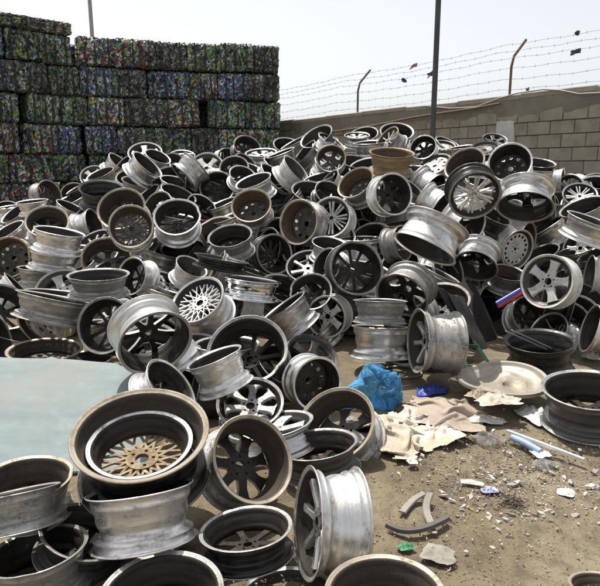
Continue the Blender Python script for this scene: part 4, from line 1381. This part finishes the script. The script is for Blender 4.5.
def gpts(uvs, h=.012, n=6):
    k = [on_ground(u, v, hh if len(r_) else h) for (u, v, *r_) in uvs for hh in (r_ or [h])]
    out = []
    for a, b in zip(k, k[1:]):
        out += [a.lerp(b, i / n) for i in range(n)]
    out.append(k[-1])
    for _ in range(14):
        out = [out[0]] + [(out[i - 1] + out[i] * 2 + out[i + 1]) / 4 for i in range(1, len(out) - 1)] + [out[-1]]
    return out


strip('rubber_strip', gpts([(402, 513), (412, 500), (424, 494, .03)]), .035, .008, M['grey_rubber'], 'short grey strip lying left of the longer grey strip', 'rubber strip')
strip('rubber_strip', gpts([(430, 494, .03), (424, 508), (431, 524)]), .035, .008, M['grey_rubber'], 'grey strip standing across the dark curved one', 'rubber strip')
strip('rubber_strip', gpts([(387, 526), (402, 534), (425, 531), (448, 519)]), .028, .016, M['dark_rubber'], 'dark curved rubber strip lying like a smile on the dirt', 'rubber strip')
strip('trim_stick', gpts([(507, 432, .05), (545, 446, .03), (584, 461, .012)]), .022, .014, M['white_film'], 'long white stick slanting from the dish toward the right', 'stick')
M['pale_blue'] = plain('pale_blue_plastic', (.3, .42, .6), .4, 0, .3, 8)
bm = bmesh.new()
tube(bm, [on_ground(512, 437, .03), on_ground(527, 444, .028), on_ground(541, 452, .022)], .02, 10)
tag(link('plastic_tube', mesh_of(bm, 'plastic_tube', [M['pale_blue']], 60)), 'short pale blue tube beside the white stick', 'tube')

# strips inside the black rim, scraps inside the leaning rim
zb = FPX * state[[i for i, r in enumerate(ROWS) if 'loose strips' in r['label']][0]][1] / 34.5
for k, (a, b) in enumerate((((506, 331), (546, 349)), ((512, 330), (551, 348)))):
    bm = bmesh.new()
    A, B = at(a[0], a[1], zb - .05), at(b[0], b[1], zb + .03)
    d = (B - A).normalized()
    rot = Matrix((d, d.cross(Vector((0, 0, 1))).normalized(), d.cross(Vector((0, 0, 1))).normalized().cross(d) * -1)).transposed()
    box(bm, (A + B) / 2, ((B - A).length, .028, .008), 0, rot)
    tag(link('metal_strip', mesh_of(bm, 'metal_strip', [M['alu_dull']])), ['nearer', 'farther'][k] + ' of two metal strips laid inside the black rim', 'metal strip', 'strips in the black rim')
il = [i for i, r in enumerate(ROWS) if 'white scraps' in r['label']][0]
(frl, Rl) = state[il]
for k, (dx, dy, sz, mt) in enumerate(((.06, -.04, .065, 'white_film'), (-.06, -.02, .04, 'dark_rubber'), (.05, .06, .035, 'grey_card'))):
    t = frl[1].orthogonal().normalized()
    o = link('scrap_lump', lump('scrap_lump', sz, sz * .8, sz * .6, M[mt], k * 3.3, .3, 3))
    o.location = at(342 + dx * 200, 432 - dy * 200, FPX * Rl / ROWS[il]['a'] + .03)
    tag(o, ['large white lump of scrap inside the leaning rim', 'dark lump of scrap inside the leaning rim', 'grey chip of scrap inside the leaning rim'][k], 'scrap', 'scraps inside the leaning rim')

# black car panel leaning in the pile, red and blue tube, green stand, dented can
bm = bmesh.new()
A, B, C_, D_ = at(438, 288, 5.0), at(464, 297, 5.0), at(488, 348, 4.8), at(468, 348, 4.8)
NXp = 16
pv = []
for j in range(NXp + 1):
    for i in range(NXp + 1):
        x, y = i / NXp, j / NXp
        p = A.lerp(B, x).lerp(D_.lerp(C_, x), y)
        pv.append(bm.verts.new(p + Vector((0, -.05 * math.sin(math.pi * x) - .025 * math.exp(-((x - .3) / .06) ** 2), .02 * noise.noise((x * 3, y * 3, 0))))))
fs = []
for j in range(NXp):
    for i in range(NXp):
        a = j * (NXp + 1) + i
        fs.append(bm.faces.new((pv[a], pv[a + 1], pv[a + NXp + 2], pv[a + NXp + 1])))
ext = bmesh.ops.extrude_face_region(bm, geom=fs)
for v_ in ext['geom']:
    if isinstance(v_, bmesh.types.BMVert): v_.co.y += .02
bmesh.ops.recalc_face_normals(bm, faces=bm.faces)
tag(link('car_panel', mesh_of(bm, 'car_panel', [M['black']], 50)), 'black glossy car panel leaning between the rims right of centre', 'car panel')
M['tube_red'] = plain('red_print', (.6, .06, .04), .35)
M['tube_blue'] = plain('blue_print', (.06, .08, .45), .35)
A, B = at(497, 305, 4.85), at(521, 291, 4.85)
rt = empty('printed_tube', A)
d = (B - A)
for nm, off, mt in (('red_side', .009, 'tube_red'), ('blue_side', -.009, 'tube_blue')):
    bm = bmesh.new()
    o_ = d.cross(Vector((0, 1, 0))).normalized() * -off * 1.2
    tube(bm, [o_, o_ + d * .5, o_ + d], .019, 14)
    link(nm, mesh_of(bm, nm, [M[mt]], 60), rt)
tag(rt, 'red and blue printed tube stuck below the star spoked rim', 'tube')
M['green_paint'] = plain('green_paint', (.07, .2, .1), .5, 0, .4, 8, (.14, .12, .08))
gf = empty('green_stand', on_ground(470, 378))
for a, b in (((455, 345, .22), (476, 381, .01)), ((474, 341, .24), (492, 368, .01)), ((458, 346, .22), (479, 346, .22))):
    bm = bmesh.new()
    A = at(a[0], a[1], 4.5) - gf.location; B = at(b[0], b[1], 4.35) - gf.location
    d = (B - A).normalized(); s_ = d.cross(Vector((0, 1, 0))).normalized(); t_ = s_.cross(d)
    box(bm, (A + B) / 2, ((B - A).length, .022, .01), 0, Matrix((d, s_, t_)).transposed())
    link('frame_bar', mesh_of(bm, 'frame_bar', [M['green_paint']]), gf)
tag(gf, 'broken green stand on the dirt under the black panel', 'stand')
bm = bmesh.new()
tube(bm, [(0, 0, 0), (.012, 0, 0), (.05, 0, .004), (.1, 0, 0), (.112, 0, 0)], [.024, .033, .03, .033, .025], 16)
cn = link('drink_can', mesh_of(bm, 'drink_can', [M['alu']], 40))
cn.location = on_ground(456, 378) + Vector((0, 0, .035)); cn.rotation_euler = (0, .1, .3)
tag(cn, 'dented silver can on the dirt beside the green stand', 'can')
o = link('green_rag', crumple('green_rag', .16, .09, .05, M['green_paint'], 4.4, 14))
o.location = on_ground(486, 373)
tag(o, 'muddy green rag at the foot of the green stand', 'rag')

# ------------------------------------------------------------------ debris on the dirt
def chips(name, n, seed, mats, smin, smax, zone, label, els=(1, 1, .5, .3), flat=1.0):
    r = random.Random(seed)
    bm = bmesh.new()
    for _ in range(n):
        u, v = zone(r)
        p = on_ground(u, v)
        s = r.uniform(smin, smax) * (.5 + r.random())
        yaw = r.uniform(0, TAU)
        k = r.choice([3, 4, 4, 5])
        tilt = Vector((r.gauss(0, .3), r.gauss(0, .3), 1)).normalized().to_track_quat('Z', 'Y')
        el = r.choice(els)
        up, lo = [], []
        for i in range(k):
            a = TAU * i / k + r.uniform(-.4, .4)
            q = Vector((s * math.cos(a) * r.uniform(.6, 1), s * math.sin(a) * el * r.uniform(.6, 1), 0))
            q.rotate(Matrix.Rotation(yaw, 3, 'Z')); q.rotate(tilt)
            up.append(bm.verts.new(p + q + Vector((0, 0, s * .16 * flat + .002))))
            lo.append(bm.verts.new(p + q * 1.05 + Vector((0, 0, -s * .2))))
        mi = r.randrange(len(mats))
        bm.faces.new(up).material_index = mi
        for i in range(k):
            bm.faces.new((lo[i], lo[(i + 1) % k], up[(i + 1) % k], up[i])).material_index = mi
    bmesh.ops.recalc_face_normals(bm, faces=bm.faces)
    tag(link(name, mesh_of(bm, name, mats)), label, None, None, 'stuff')


def dirt_zone(r):
    while True:
        u, v = r.uniform(190, 640), 372 + 230 * r.random() ** .8
        if u > 380 or v > 480:
            return u, v


def patch_zone(cx, cy, sx, sy):
    return lambda r: (r.gauss(cx, sx), min(600, r.gauss(cy, sy)))


pale = [plain('chip_pale', (.55, .5, .42), .8), plain('chip_grey', (.3, .28, .25), .8), plain('chip_tan', (.38, .29, .19), .9), plain('chip_dark', (.06, .05, .04), .8), plain('chip_brown', (.2, .14, .08), .9)]
chips('gravel', 2600, 1, pale[1:] + [pale[2], pale[4]], .0012, .0042, dirt_zone, 'small stones and crumbs over the dirt')
chips('litter', 800, 2, [pale[0], pale[0], pale[0], pale[1], pale[2]], .004, .014, patch_zone(515, 488, 60, 24), 'pale shredded litter strewn over the dirt', (.12, .2, .35, .6), .4)
chips('debris', 900, 3, pale, .003, .011, patch_zone(525, 458, 62, 20), 'mixed shredded debris below the dish', (.12, .25, .5, .8), .5)
chips('shards', 150, 6, [pale[0], pale[1], pale[0], M['grey_card'], M['white_film']], .011, .026, patch_zone(525, 476, 60, 36), 'flat pale shards of plastic and card over the dirt', (.3, .5, .8), .25)
chips('rubble', 110, 4, [pale[2], pale[1], pale[0]], .005, .015, patch_zone(235, 560, 40, 14), 'pale rubble in the shade at the bottom')
chips('scraps_dust', 700, 5, [pale[2], pale[1], pale[0], pale[3]], .003, .009, patch_zone(450, 520, 80, 40), 'fine straw and flakes trodden into the dirt', (.1, .15, .3), .3)
# twiggy dark clump
bm = bmesh.new()
r = random.Random(9)
for _ in range(34):
    p = on_ground(r.gauss(512, 10), r.gauss(502, 3), .006)
    d = Vector((r.gauss(0, 1), r.gauss(0, 1), r.gauss(.02, .1))).normalized() * r.uniform(.012, .04)
    tube(bm, [p - d, p + d * .2 + Vector((0, 0, .008)), p + d], .002, 4)
tag(link('undergrowth', mesh_of(bm, 'undergrowth', [pale[3]])), 'tangle of dark twigs on the dirt', None, None, 'stuff')
